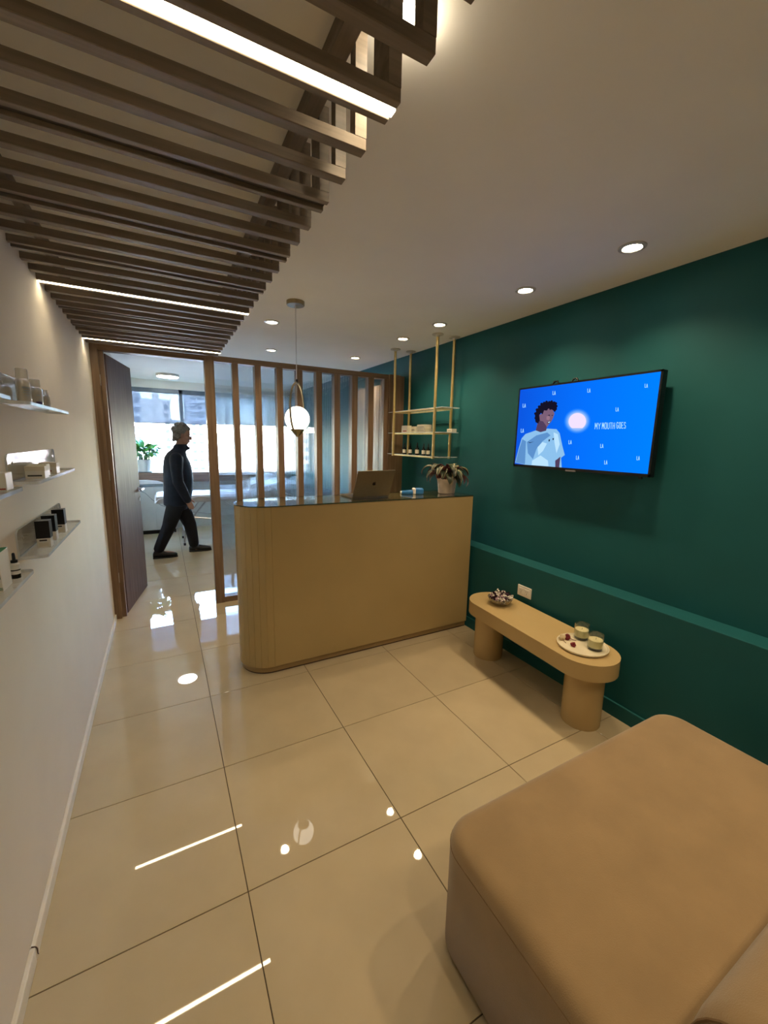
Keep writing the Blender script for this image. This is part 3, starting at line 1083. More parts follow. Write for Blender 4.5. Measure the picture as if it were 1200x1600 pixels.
S = {'hair': E_('picture_hair', 18, 16, 34), 'skin': E_('picture_skin', 112, 86, 108), 'skin2': E_('picture_skin_shade', 74, 56, 84),
     'shirt': E_('picture_shirt', 128, 176, 216), 'shade': E_('picture_shirt_shade', 84, 132, 186), 'light': E_('picture_shirt_light', 172, 208, 234),
     'moon': E_('picture_moon', 222, 206, 240), 'halo': E_('picture_halo', 92, 138, 246), 'text': E_('picture_lettering', 168, 218, 255), 'ink': E_('picture_ink', 16, 22, 44)}
on_screen('figure_shirt', [(250, 487), (285, 500), (322, 488), (332, 474), (390, 478), (412, 505), (432, 590), (450, 652), (425, 672), (432, 737), (190, 718), (122, 703), (140, 620), (160, 540), (185, 510)], S['shirt'], 1)
on_screen('figure_shade', [(165, 545), (190, 560), (188, 714), (126, 702), (142, 625)], S['shade'], 2)
on_screen('figure_shade', [(196, 565), (258, 520), (330, 500), (352, 520), (300, 560), (262, 610), (240, 680), (205, 640)], S['shade'], 2)
on_screen('figure_highlight', [(268, 600), (300, 565), (330, 575), (305, 625), (275, 655)], S['light'], 3)
on_screen('figure_highlight', [(235, 690), (290, 655), (340, 690), (345, 728), (232, 720)], S['light'], 3)
on_screen('figure_highlight', [(372, 500), (400, 512), (415, 580), (395, 640), (380, 570)], S['light'], 3)
on_screen('figure_mark', [(202, 562), (215, 572), (245, 562), (216, 567)], S['ink'], 4)
on_screen('figure_mark', [(340, 548), (350, 546), (348, 560), (341, 562)], S['ink'], 4)
on_screen('figure_mark', [(366, 540), (376, 538), (374, 550), (367, 552)], S['ink'], 4)
on_screen('figure_arm', [(388, 690), (402, 680), (422, 663), (416, 738), (390, 733)], S['skin2'], 3)
on_screen('figure_face', [(275, 380), (292, 372), (305, 350), (335, 335), (362, 348), (374, 372), (368, 392), (364, 405), (352, 430), (338, 446), (326, 464), (322, 488), (285, 498), (253, 486), (265, 435), (278, 420)], S['skin'], 4)
on_screen('figure_shadow', [(278, 420), (300, 425), (318, 450), (326, 464), (322, 488), (285, 498), (253, 486), (265, 435)], S['skin2'], 5)
on_screen('figure_mouth', [(326, 432), (342, 426), (352, 420), (348, 434), (336, 442)], S['ink'], 6)
on_screen('figure_teeth', [(332, 432), (342, 427), (349, 425), (344, 433), (337, 437)], S['light'], 7)
on_screen('figure_eye', [(330, 384), (340, 380), (347, 384), (340, 388)], S['ink'], 6)
on_screen('figure_eye', [(354, 384), (361, 381), (366, 385), (360, 388)], S['ink'], 6)
hp = [(248, 420), (245, 380), (256, 342), (270, 330), (283, 308), (300, 303), (318, 290), (335, 296), (352, 286), (368, 298), (380, 292), (388, 312), (390, 340), (378, 362), (362, 348), (335, 338), (318, 352), (305, 350), (296, 378), (285, 368), (274, 382), (279, 420), (264, 437), (252, 432)]
on_screen('figure_hair', hp, S['hair'], 8)
for (x_, y_, r_) in [(250, 402, 8), (248, 372, 9), (258, 346, 10), (272, 326, 10), (288, 308, 10), (304, 300, 9), (320, 293, 9), (338, 294, 8), (354, 290, 8), (370, 297, 8), (383, 303, 8), (387, 322, 8), (384, 342, 7), (374, 354, 6), (256, 424, 7), (266, 432, 6), (345, 342, 6), (322, 346, 6)]:
    on_screen('figure_curl', [(x_ + r_ * math.cos(a), y_ + r_ * math.sin(a)) for a in np.linspace(0, 2 * PI, 11)[:-1]], S['hair'], 8.5)
on_screen('figure_cheek', [(322, 392), (338, 388), (346, 402), (338, 418), (322, 412)], E_('picture_cheek', 138, 106, 122), 5.5)
for k_ in range(5):
    rr_ = 90 - 6.5 * k_
    halo = [(527 + rr_ * math.cos(a), 424 + rr_ * 0.96 * math.sin(a)) for a in np.linspace(0, 2 * PI, 40)[:-1]]
    on_screen('moon_halo', halo, E_('picture_halo', 14 + 30 * k_, 108 + 16 * k_, 246), 0.4 + 0.3 * k_)
moon = [(527 + 58 * math.cos(a), min(472, 426 + 57 * math.sin(a))) for a in np.linspace(0, 2 * PI, 48)[:-1]]
on_screen('moon', moon, S['moon'], 2)


GL = {'M': [[(0, 0), (0.08, 1), (0.5, 0.35), (0.92, 1), (1, 0)]], 'Y': [[(0, 1), (0.5, 0.5), (1, 1)], [(0.5, 0.5), (0.5, 0)]],
      'O': [[(0.15, 0), (0, 0.3), (0, 0.7), (0.2, 1), (0.8, 1), (1, 0.7), (1, 0.3), (0.85, 0), (0.15, 0)]], 'U': [[(0, 1), (0, 0.15), (0.25, 0), (0.75, 0), (1, 0.15), (1, 1)]],
      'T': [[(0, 1), (1, 1)], [(0.5, 1), (0.5, 0)]], 'H': [[(0, 0), (0, 1)], [(1, 0), (1, 1)], [(0, 0.5), (1, 0.5)]],
      'G': [[(1, 0.85), (0.75, 1), (0.2, 1), (0, 0.7), (0, 0.3), (0.2, 0), (0.8, 0), (1, 0.2), (1, 0.45), (0.55, 0.45)]],
      'E': [[(1, 1), (0, 1), (0, 0), (1, 0)], [(0, 0.5), (0.8, 0.5)]],
      'S': [[(1, 0.85), (0.7, 1), (0.2, 1), (0, 0.75), (0.25, 0.55), (0.8, 0.45), (1, 0.25), (0.8, 0), (0.2, 0), (0, 0.15)]],
      'L': [[(0, 1), (0, 0), (1, 0)]], 'A': [[(0, 0), (0.5, 1), (1, 0)], [(0.2, 0.38), (0.8, 0.38)]]}


def lettering(txt, px, py, hpx, lw, gap, sw):
    """hand-drawn style capitals made of thin flat strokes on the screen"""
    bm = B()
    for ci, c_ in enumerate(txt):
        for st_ in GL[c_]:
            P = [Vector((px + ci * (lw + gap) + a * lw, py - b * hpx)) for a, b in st_]
            for a, b in zip(P[:-1], P[1:]):
                d = (b - a).normalized()
                n_ = Vector((-d.y, d.x)) * sw / 2
                q = [a - d * sw * 0.4 + n_, b + d * sw * 0.4 + n_, b + d * sw * 0.4 - n_, a - d * sw * 0.4 - n_]
                vs = []
                for v in q:
                    u_, v_ = uv(v.x, v.y)
                    vs.append(bm.verts.new((TVX + 0.0015 - 0.0009, sy0 + (sy1 - sy0) * u_, sz0 + (sz1 - sz0) * v_)))
                bm.faces.new(vs)
    return obj('lettering', bm, S['text'], scr)


for w_, x_, lw_ in (('MY', 645, 15), ('MOUTH', 692, 11.5), ('GOES', 788, 10)):
    lettering(w_, x_, 478 - (x_ - 645) * 0.03, 40, lw_, 6.2, 3.2)
for x, y in [(367, 232), (598, 217), (976, 187), (170, 317), (788, 346), (163, 487), (483, 566), (693, 592), (535, 670), (722, 702), (933, 674)]:
    lettering('LA', x - 8, y + 12, 24, 6.5, 4, 2.8)

# ------------------------------------------------------------------ wall socket
so = thing('wall_socket', 'white double wall socket on the teal wainscot above the bench', 'socket', (XW, 0.70, 0.498))
bm = B()
box(bm, (-0.008, -0.060, -0.038), (0, 0.060, 0.038), 0.003)
obj('plate', bm, M['white_pl'], so)
for s in (-1, 1):
    bm = B()
    box(bm, (-0.0105, s * 0.025 - 0.021, -0.021), (-0.007, s * 0.025 + 0.021, 0.021), 0.001)
    od = obj('outlet', bm, M['white_pl'], so)
    for a, dz, rot in ((-0.007, 0.004, 0.5), (0.007, 0.004, -0.5), (0, -0.010, 0)):
        bm = B()
        box(bm, (-0.0108, -0.0012, -0.005), (-0.0102, 0.0012, 0.005))
        for v in bm.verts:
            y, z = v.co.y, v.co.z
            v.co.y = s * 0.025 + a + y * math.cos(rot) - z * math.sin(rot)
            v.co.z = dz + y * math.sin(rot) + z * math.cos(rot)
        obj('slot', bm, M['ink'], od)

# ------------------------------------------------------------------ bench
BZ = 0.425
bn = thing('bench', 'beige lacquered bench with rounded ends on two round legs', 'bench', (1.803, 0.438, 0), math.radians(-3.3))
bm = B()
prism(bm, stadium(-0.166, 0.166, -0.545, 0.535, 20), 0.335, BZ)
be = [e for e in bm.edges if abs(e.verts[0].co.z - e.verts[1].co.z) < 1e-6]
bmesh.ops.bevel(bm, geom=be, offset=0.003, segments=2, affect='EDGES')
obj('seat_slab', bm, M['bench'], bn, smooth=True)
for x, y in ((0.022, -0.375), (0.010, 0.405)):
    bm = B()
    lathe(bm, [(0.100, 0), (0.101, 0.003), (0.101, 0.335)], (x, y, 0), seg=40)
    obj('leg', bm, M['bench'], bn, smooth=True)

# things on the bench
bw = thing('glass_bowl', 'small faceted glass bowl of wrapped sweets on the bench', 'bowl', (1.822, 0.742, BZ))
bm = B()
lathe(bm, [(0.034, 0.0), (0.058, 0.010), (0.076, 0.030), (0.086, 0.050), (0.082, 0.050), (0.072, 0.032), (0.052, 0.014), (0.02, 0.006)], seg=16)
obj('shell', bm, M['bowl_glass'], bw)


def candy_mesh(name, material):
    bm = B()
    ell(bm, (0, 0, 0), (0.011, 0.0075, 0.0075), 8, 6)
    for s in (-1, 1):
        c = bm.verts.new((s * 0.009, 0, 0))
        rim = [bm.verts.new((s * (0.019 + 0.002 * (k % 2)), 0.008 * math.cos(k * PI / 3), 0.008 * math.sin(k * PI / 3))) for k in range(6)]
        for k in range(6):
            bm.faces.new((c, rim[k], rim[(k + 1) % 6]))
    me = mesh_of(name, bm)
    me.materials.append(material)
    return me


cms = [candy_mesh('wrapped_candy', M['candy_dark']), candy_mesh('wrapped_candy', M['candy_white']), candy_mesh('wrapped_candy', M['candy_pink'])]
cl = ['sweet in a dark purple twist wrapper piled in the glass bowl', 'sweet in a shiny white twist wrapper piled in the glass bowl', 'sweet in a lilac twist wrapper piled in the glass bowl']
cg = ['dark wrapped sweets in the bowl', 'white wrapped sweets in the bowl', 'lilac wrapped sweets in the bowl']
rnd = random.Random(11)
for lay, (n, rad, z) in enumerate([(7, 0.034, 0.021), (12, 0.056, 0.038), (16, 0.070, 0.054), (13, 0.048, 0.068), (7, 0.022, 0.080)]):
    for k in range(n):
        a = 2 * PI * k / n + lay * 0.4
        rr = rad * rnd.uniform(0.72, 1.0)
        v = rnd.choice([0, 0, 1, 1, 2])
        o = obj('wrapped_candy', cms[v], None)
        o.location = (1.822 + rr * math.cos(a), 0.742 + rr * math.sin(a), BZ + z + rnd.uniform(-0.003, 0.004))
        o.rotation_euler = (rnd.uniform(-0.6, 0.6), rnd.uniform(-0.7, 0.7), rnd.uniform(0, PI))
        tag(o, cl[v], 'candy', cg[v])

plc = (1.798, 0.092)
bm = B()
lathe(bm, [(0.098, 0), (0.121, 0.002), (0.129, 0.008), (0.131, 0.016), (0.127, 0.017), (0.120, 0.009), (0.0002, 0.008)], seg=48)
pl_ = centred('plate', bm, M['ceramic'], (plc[0], plc[1], BZ), True)
tag(pl_, 'round cream ceramic plate with raised rim on the bench', 'plate')


def candle(x, y, label):
    t = thing('candle', label, 'candle', (x, y, BZ + 0.0085))
    bm = B()
    lathe(bm, [(0.0375, 0.0), (0.039, 0.003), (0.039, 0.088), (0.0362, 0.088), (0.0362, 0.010), (0.0, 0.010)], seg=32)
    obj('glass', bm, M['jar_glass'], t, smooth=True)
    bm = B()
    lathe(bm, [(0.0355, 0.003), (0.0355, 0.016)], seg=28)
    obj('dark_base', bm, M['black'], t, smooth=True)
    bm = B()
    lathe(bm, [(0.0357, 0.0165), (0.0357, 0.056), (0.030, 0.054), (0.003, 0.0535)], seg=28)
    obj('wax', bm, M['wax'], t, smooth=True)
    bm = B()
    tube(bm, [(0, 0, 0.053), (0.001, 0, 0.060), (0.002, 0.001, 0.064)], 0.0010, 6)
    obj('wick', bm, M['ink'], t)


candle(1.862, 0.148, 'glass jar candle at the wall side of the plate')
candle(1.820, 0.034, 'glass jar candle at the outer end of the plate')

# dried flowers on the plate
fz = BZ + 0.0085


def rosebud(name, loc, s, label, material, rz, tilt=1.3, stem=0.0):
    t = thing(name, label, 'dried flower', loc, rz)
    bm = B()
    for k in range(9):
        a = k * 2.4
        rr = 0.003 + 0.0011 * k
        ell(bm, (rr * math.cos(a) * 0.8, 0.004 + 0.0006 * k, 0.011 + rr * math.sin(a) * 0.8), (0.0072, 0.0085, 0.0072), 8, 6)
    for v in bm.verts:
        v.co *= s
        v.co.z = max(v.co.z, 0.0002)
    obj('petals', bm, material, t, smooth='all')
    bm = B()
    tube(bm, [(0, 0.0, 0.008 * s), (0.002, -0.014 * s, 0.005), (0.006, -0.020 * s - stem, 0.003)], 0.0016, 6)
    obj('stalk', bm, M['stem'], t, smooth=True)


rosebud('dried_rose', (1.785, 0.165, fz), 1.35, 'dark red dried rose head on the plate', M['rose'], 0.6, stem=0.008)
rosebud('dried_rosebud', (1.743, 0.108, fz), 1.05, 'small red dried rosebud with a thin stalk on the plate', M['rose'], 2.2, stem=0.022)
rosebud('dried_petal_flower', (1.742, 0.176, fz), 1.35, 'pale cream dried flower head on the plate', M['petal_cream'], -0.5, stem=0.004)

# ------------------------------------------------------------------ sofa
sf = thing('sofa', 'low beige velvet sofa seat with a rounded padded back', 'sofa', (1.09, -0.8, 0))


def cushion(x0, x1, y0, y1, z0, z1, rc, rt, nseg=8, bulge=0.0):
    """rounded plan block with soft top edge"""
    bm = B()
    prof = [(0.0, z0)]
    prof.append((0.0, z1 - rt))
    for k in range(1, nseg + 1):
        a = PI / 2 * k / nseg
        prof.append((rt * (1 - math.cos(a)), z1 - rt + rt * math.sin(a)))
    rings = []
    for ins, z in prof:
        r_ = max(rc - ins, 0.01)
        ring = []
        for cx, cy, a0 in ((x1 - rc, y1 - rc, 0), (x0 + rc, y1 - rc, PI / 2), (x0 + rc, y0 + rc, PI), (x1 - rc, y0 + rc, 1.5 * PI)):
            for k in range(10):
                a = a0 + PI / 2 * k / 9
                ring.append(bm.verts.new((cx + r_ * math.cos(a), cy + r_ * math.sin(a), z)))
        rings.append(ring)
    # top: two more shrinking rings for a soft crown
    cx, cy = (x0 + x1) / 2, (y0 + y1) / 2
    last = rings[-1]
    for f, dz in ((0.75, 0.5), (0.45, 0.85), (0.15, 1.0)):
        rings.append([bm.verts.new((cx + (v.co.x - cx) * f, cy + (v.co.y - cy) * f, z1 + bulge * dz)) for v in last])
    ring_faces(bm, rings)
    return bm


bm = cushion(0.490, 1.70, -1.30, -0.378, 0.022, 0.402, 0.10, 0.05, bulge=0.010)
obj('seat', bm, M['velvet'], sf, world=True, smooth='all')
bm = cushion(0.50, 1.66, -1.28, -0.40, 0.0, 0.024, 0.09, 0.003)
obj('base', bm, M['black_matt'], sf, world=True)
# seam along the front top edge
bm = B()
pts = []
for cx, cy, a0 in ((1.70 - 0.10, -0.378 - 0.10, 0), (0.490 + 0.10, -0.378 - 0.10, PI / 2)):
    for k in range(10):
        a = a0 + PI / 2 * k / 9
        pts.append((cx + 0.0995 * math.cos(a), cy + 0.0995 * math.sin(a), 0.356))
pts = [(1.6995, -1.0, 0.356)] + pts + [(0.4905, -1.28, 0.356)]
tube(bm, pts, 0.0016, 6)
obj('seat_seam', bm, M['piping'], sf, world=True, smooth=True)
# backrest: half-round roll along x
bm = B()
prof = []
for k in range(17):
    a = PI * k / 16
    prof.append((-1.112 + 0.130 * math.cos(a), 0.490 + 0.130 * math.sin(a)))
prof = [(-0.982, 0.30)] + prof + [(-1.242, 0.30)]
rings = []
xs = [0.580, 0.587, 0.605, 0.635, 1.60, 1.63, 1.645, 1.65]
sh_ = [0.80, 0.92, 0.985, 1.0, 1.0, 0.985, 0.92, 0.80]
for x, s_ in zip(xs, sh_):
    rings.append([bm.verts.new((x, -1.112 + (y + 1.112) * s_, 0.30 + (z - 0.30) * s_)) for y, z in prof])
ring_faces(bm, rings)
obj('backrest', bm, M['velvet'], sf, world=True, smooth='all')
bm = B()
tube(bm, [(0.592, -1.112 + (y + 1.112) * 0.965, 0.30 + (z - 0.30) * 0.965) for y, z in prof], 0.003, 6)
obj('back_piping', bm, M['piping'], sf, world=True, smooth=True)

# ------------------------------------------------------------------ acrylic wall shelves, left wall
SD = 0.076


def acrylic_shelf(y0, y1, z, label):
    t = thing('acrylic_shelf', label, 'shelf', (XL, (y0 + y1) / 2, z), 0, 'clear acrylic wall shelves')
    h = (y1 - y0) / 2
    rc = 0.02
    bm = B()
    pts = [(0.0005, -h), (SD - rc, -h)] + [(SD - rc + rc * math.sin(a), -h + rc - rc * math.cos(a)) for a in np.linspace(0, PI / 2, 6)[1:]] + \
          [(SD - rc + rc * math.cos(a), h - rc + rc * math.sin(a)) for a in np.linspace(0, PI / 2, 6)] + [(0.0005, h)]
    prism(bm, pts, -0.010, 0.0)
    bmesh.ops.recalc_face_normals(bm, faces=bm.faces)
    for f in bm.faces:
        f.material_index = 0 if abs(f.normal.z) > 0.6 else 1
    obj('tray', bm, [M['acrylic'], M['acrylic_edge']], t)
    bm = B()
    pz = [(-h, 0.0)] + [(-h + rc - rc * math.cos(a), 0.085 - rc + rc * math.sin(a)) for a in np.linspace(0, PI / 2, 6)] + \
         [(h - rc + rc * math.sin(a), 0.085 - rc + rc * math.cos(a)) for a in np.linspace(0, PI / 2, 6)] + [(h, 0.0)]
    a_ = [bm.verts.new((0.0005, y, zz)) for y, zz in pz]
    b_ = [bm.verts.new((0.0055, y, zz)) for y, zz in pz]
    ring_faces(bm, [a_, b_])
    bmesh.ops.recalc_face_normals(bm, faces=bm.faces)
    for f in bm.faces:
        f.material_index = 0 if abs(f.normal.x) > 0.6 else 1
    obj('back_plate', bm, [M['acrylic'], M['acrylic_edge']], t)
    for y in (-h + 0.05, h - 0.05):
        bm = B()
        lathe(bm, [(0.006, 0), (0.006, 0.002), (0.003, 0.003)], seg=12)
        for v in bm.verts:
            v.co = Vector((0.0055 + v.co.z, y + v.co.x, 0.055 + v.co.y))
        obj('screw', bm, M['steel'], t, smooth=True)


ZS = (1.610, 1.363, 1.122)
acrylic_shelf(0.45, 1.10, ZS[0], 'acrylic shelf holding tall frosted bottles, nearer the door frame')
acrylic_shelf(0.45, 1.10, ZS[1], 'acrylic shelf holding white jar boxes, nearer the door frame')
acrylic_shelf(0.45, 1.10, ZS[2], 'acrylic shelf holding black and white cartons')
acrylic_shelf(-0.36, 0.29, ZS[0], 'top acrylic shelf of the row farther from the door')
acrylic_shelf(-0.36, 0.29, ZS[1], 'middle acrylic shelf of the row farther from the door')
acrylic_shelf(-0.36, 0.29, ZS[2], 'acrylic shelf holding a green and white carton and dropper bottle')


def frosted(y, z, r, h, label, band, x=None, taper=0.85):
    t = thing('cosmetic_bottle', label, 'bottle', (x if x else XL + 0.042, y, z))
    bm = B()
    lathe(bm, [(r * 0.95, 0), (r, 0.003), (r, h * 0.62), (r * taper, h * 0.68), (r * taper, h * 0.70)], seg=22)
    obj('body', bm, M['bottle_clear'], t, smooth=True)
    bm = B()
    lathe(bm, [(r * 0.9, 0.003), (r * 0.9, h * 0.6)], seg=20)
    obj('content', bm, M['white_pl'], t, smooth=True)
    bm = B()
    lathe(bm, [(r * taper, h * 0.705), (r * taper * 0.97, h * 0.97), (r * taper * 0.85, h)], seg=22)
    obj('cap', bm, M['bottle_clear'], t, smooth=True)
    for (v0, v1, w, pm) in band:
        bm = B()
        a = []
        b = []
        for k in range(7):
            an = math.radians(-55) + w * (k - 3) / 3
            a.append(bm.verts.new(((r + 0.0004) * math.cos(an), (r + 0.0004) * math.sin(an), h * v0)))
            b.append(bm.verts.new(((r + 0.0004) * math.cos(an), (r + 0.0004) * math.sin(an), h * v1)))
        for k in range(6):
            bm.faces.new((a[k], a[k + 1], b[k + 1], b[k]))
        obj('print', bm, pm, t)


z0 = ZS[0] + 0.0003
frosted(0.560, z0, 0.0195, 0.108, 'tallest frosted bottle with grey lettering on the top shelf', [(0.42, 0.46, 0.5, M['far_grey']), (0.34, 0.37, 0.35, M['far_grey']), (0.28, 0.30, 0.45, M['far_grey']), (0.2, 0.22, 0.3, M['far_grey'])])
frosted(0.715, z0, 0.0185, 0.092, 'frosted bottle with a purple mark beside the tallest bottle', [(0.38, 0.42, 0.3, M['far_grey']), (0.02, 0.16, 0.5, M['purple'])])
frosted(0.870, z0, 0.0115, 0.070, 'slim small frosted bottle at the end of the top shelf', [(0.06, 0.11, 0.6, M['ink'])], taper=0.8)
frosted(0.240, z0, 0.0135, 0.066, 'short frosted bottle at the end of the top shelf row farther from the door', [(0.08, 0.14, 0.5, M['ink'])])
frosted(0.165, z0, 0.0175, 0.098, 'larger frosted bottle beside the short one on the farther shelf row', [(0.12, 0.24, 0.4, M['ink'])])

z1 = ZS[1] + 0.0003
FB = [(0.12, 0.85, 0.18, 0.30, M['ink'])]
product_box((XL + 0.048, 0.575, z1), (0.052, 0.055, 0.041), M['white_pl'], 'white jar carton with black label bar at the front of the shelf', bands=FB, lid=(0.62, M['cream_box']), side='-y')
product_box((XL + 0.034, 0.670, z1), (0.052, 0.055, 0.041), M['white_pl'], 'white jar carton between two other jar cartons on the shelf', bands=FB, lid=(0.62, M['cream_box']), side='-y')
product_box((XL + 0.042, 0.790, z1), (0.052, 0.055, 0.041), M['white_pl'], 'white jar carton with a red line at the door end of the shelf', bands=[(0.12, 0.7, 0.2, 0.32, M['red_print'])], lid=(0.62, M['cream_box']), side='-y')
product_box((XL + 0.042, 0.215, z1), (0.045, 0.055, 0.046), M['white_pl'], 'white jar carton alone on the farther middle shelf', bands=[(0.3, 0.95, 0.06, 0.14, M['red_print'])], side='-y')

z2 = ZS[2] + 0.0003
for y, lab, x in ((0.575, 'black and white carton at the front of the lowest shelf', 0.047), (0.690, 'black and white carton in the middle of the three cartons', 0.042), (0.830, 'black and white carton at the door end of the three', 0.046)):
    product_box((XL + x, y, z2), (0.038, 0.038, 0.094), M['white_pl'], lab, bands=[(0.2, 0.75, 0.26, 0.31, M['ink']), (0.15, 0.85, 0.06, 0.2, M['cream_box'])], lid=(0.36, M['black']), side='-y', group='black and white cartons')
gb = product_box((XL + 0.036, 0.120, z2), (0.044, 0.07, 0.098), M['white_pl'], 'white carton with green leaf panel beside a dropper bottle', bands=[(0.0, 1.0, 0.06, 0.075, M['green_print']), (0.0, 1.0, 0.1, 0.112, M['green_print']), (0.35, 0.95, 0.34, 0.46, M['green_print'])], side='-y')
bx('green_top', (-0.022, -0.035, 0.0982), (0.022, 0.035, 0.0988), M['green_print'], gb, world=False)
t = thing('serum_bottle', 'small serum bottle with black pipette cap beside the green and white carton', 'bottle', (XL + 0.054, 0.205, z2))
t.scale = (0.68, 0.68, 0.68)
bm = B()
lathe(bm, [(0.0145, 0), (0.016, 0.002), (0.016, 0.018)], seg=16)
obj('foot_band', bm, M['amber'], t, smooth=True)
bm = B()
lathe(bm, [(0.016, 0.018), (0.016, 0.058), (0.009, 0.064)], seg=16)
obj('body', bm, M['white_pl'], t, smooth=True)
bm = B()
lathe(bm, [(0.0165, 0.032), (0.0165, 0.037)], seg=16, cap=False)
obj('print', bm, M['ink'], t, smooth=True)
bm = B()
lathe(bm, [(0.0115, 0.064), (0.0115, 0.074), (0.006, 0.076), (0.005, 0.100), (0.003, 0.104)], seg=14)
obj('pipette_cap', bm, M['black'], t, smooth=True)

# ------------------------------------------------------------------ far room furniture
cb = thing('white_cabinet', 'low white cabinet with black plinth under the far window sill', 'cabinet', (-0.3, 6.2, 0))
bx('body', (XL, 6.03, 0.06), (-0.02, YF, 0.745), M['far_white'], cb, 0.002)
bx('door', (XL + 0.006, 6.012, 0.07), (-0.30, 6.03, 0.735), M['far_white'], cb, 0.002)
bx('door', (-0.296, 6.012, 0.07), (-0.026, 6.03, 0.735), M['far_white'], cb, 0.002)
bx('plinth', (XL, 6.05, 0.0), (-0.03, YF, 0.06), M['black'], cb)
mc = thing('grey_machine', 'grey clamshell treatment device standing on the white cabinet', 'device', (-0.33, 6.09, 0.745))
bm = B()
box(bm, (-0.22, -0.075, 0.0), (0.16, 0.045, 0.045), 0.012)
obj('casing', bm, M['far_grey'], mc, smooth=True)
bm = B()
pr_ = [(-0.22, 0.046), (0.16, 0.046), (0.15, 0.062), (0.08, 0.085), (-0.05, 0.100), (-0.22, 0.105)]
a = [bm.verts.new((x, -0.070, z)) for x, z in pr_]
b = [bm.verts.new((x, 0.040, z)) for x, z in pr_]
ring_faces(bm, [a, b])
obj('lid', bm, M['paper_sheet'], mc)
bm = B()
tube(bm, [(-0.50, 5.99, 0.70), (-0.42, 5.975, 0.66), (-0.33, 5.975, 0.55), (-0.22, 5.97, 0.46), (-0.15, 5.96, 0.43), (-0.11, 5.95, 0.33), (-0.09, 5.93, 0.15), (-0.06, 5.92, 0.004)], 0.004, 6)
tag(obj('power_cable', bm, M['far_grey'], smooth=True), 'thin grey power cable drooping in front of the white cabinet', 'cable')

bd = thing('treatment_bed', 'padded treatment bed under white paper on folding steel legs', 'bed', (0.6, 5.3, 0))
bx('mattress', (-0.27, 5.02, 0.615), (0.95, 5.60, 0.715), M['bed'], bd, 0.02, seg=3)
bm = B()
box(bm, (0, 5.02 - 5.31, -0.05), (0.62, 5.60 - 5.31, 0.05), 0.02, 3)
o = obj('headrest', bm, M['bed'], bd)
o.location = (0.96 - 0.6, 0.01, 0.680)
o.rotation_euler = (0, math.radians(-18), 0)
bm = B()
nx, ny = 26, 8
gridv = []
for i in range(nx + 1):
    row = []
    for j in range(ny + 1):
        x = -0.285 + 1.24 * i / nx
        y = 5.005 + 0.61 * j / ny
        zz = 0.722 + 0.004 * math.sin(13 * x + 3 * y) + 0.003 * math.sin(31 * x)
        if j in (0, ny):
            zz -= 0.035 + 0.01 * math.sin(17 * x)
        if i == 0:
            zz -= 0.05
        row.append(bm.verts.new((x, y, zz)))
    gridv.append(row)
for i in range(nx):
    for j in range(ny):
        bm.faces.new((gridv[i][j], gridv[i + 1][j], gridv[i + 1][j + 1], gridv[i][j + 1]))
obj('paper_sheet', bm, M['paper_sheet'], bd, world=True, smooth='all')
for y in (5.07, 5.55):
    bm = B()
    tube(bm, [(0.35, y, 0.612), (0.12, y, 0.33), (0.06, y, 0.20), (0.05, y, 0.03)], 0.013, 8)
    lg = obj('leg', bm, M['steel'], bd, world=True, smooth=True)
    bm = B()
    tube(bm, [(0.05, y, 0.035), (0.05, y, 0.0)], 0.016, 8)
    obj('rubber_foot', bm, M['black_matt'], lg, smooth=True)
    bm = B()
    tube(bm, [(0.55, y, 0.612), (0.92, y, 0.33), (1.10, y, 0.18), (1.12, y, 0.03)], 0.013, 8)
    lg = obj('leg', bm, M['steel'], bd, world=True, smooth=True)
    bm = B()
    tube(bm, [(1.12, y, 0.035), (1.12, y, 0.0)], 0.016, 8)
    obj('rubber_foot', bm, M['black_matt'], lg, smooth=True)
    bm = B()
    tube(bm, [(0.17, y, 0.40), (1.0, y, 0.27)], 0.009, 6)
    obj('brace', bm, M['steel'], bd, world=True, smooth=True)
for x, z in ((0.06, 0.20), (0.12, 0.33), (1.10, 0.18)):
    bm = B()
    tube(bm, [(x, 5.07, z), (x, 5.55, z)], 0.009, 6)
    obj('cross_bar', bm, M['steel'], bd, world=True, smooth=True)

# desk and chair seen through the fluted glass
dk = thing('desk', 'dark topped desk against the teal wall behind the fluted glass', 'desk', (1.75, 4.5, 0))
bx('desk_top', (1.40, 3.9, 0.71), (XR - 0.002, 5.1, 0.745), M['black_matt'], dk, 0.003)
for x, y in ((1.44, 3.95), (1.44, 5.05), (2.08, 3.95), (2.08, 5.05)):
    bx('leg', (x - 0.02, y - 0.02, 0), (x + 0.02, y + 0.02, 0.71), M['steel'], dk)
ch = thing('desk_chair', 'tan upholstered desk chair in front of the dark desk', 'chair', (1.12, 4.55, 0))
bm = B()
box(bm, (-0.22, -0.23, 0.42), (0.22, 0.23, 0.49), 0.03, 3)
obj('seat', bm, M['velvet'], ch, smooth=True)
bm = B()
box(bm, (-0.23, -0.17, 0.55), (-0.18, 0.17, 0.99), 0.024, 3)
obj('backrest', bm, M['velvet'], ch, smooth=True)
bm = B()
tube(bm, [(-0.15, 0, 0.43), (-0.25, 0, 0.45), (-0.245, 0, 0.70)], 0.016, 8)
obj('back_support', bm, M['steel'], ch, smooth=True)
bm = B()
tube(bm, [(0, 0, 0.08), (0, 0, 0.42)], 0.025, 10)
obj('column', bm, M['steel'], ch, smooth=True)
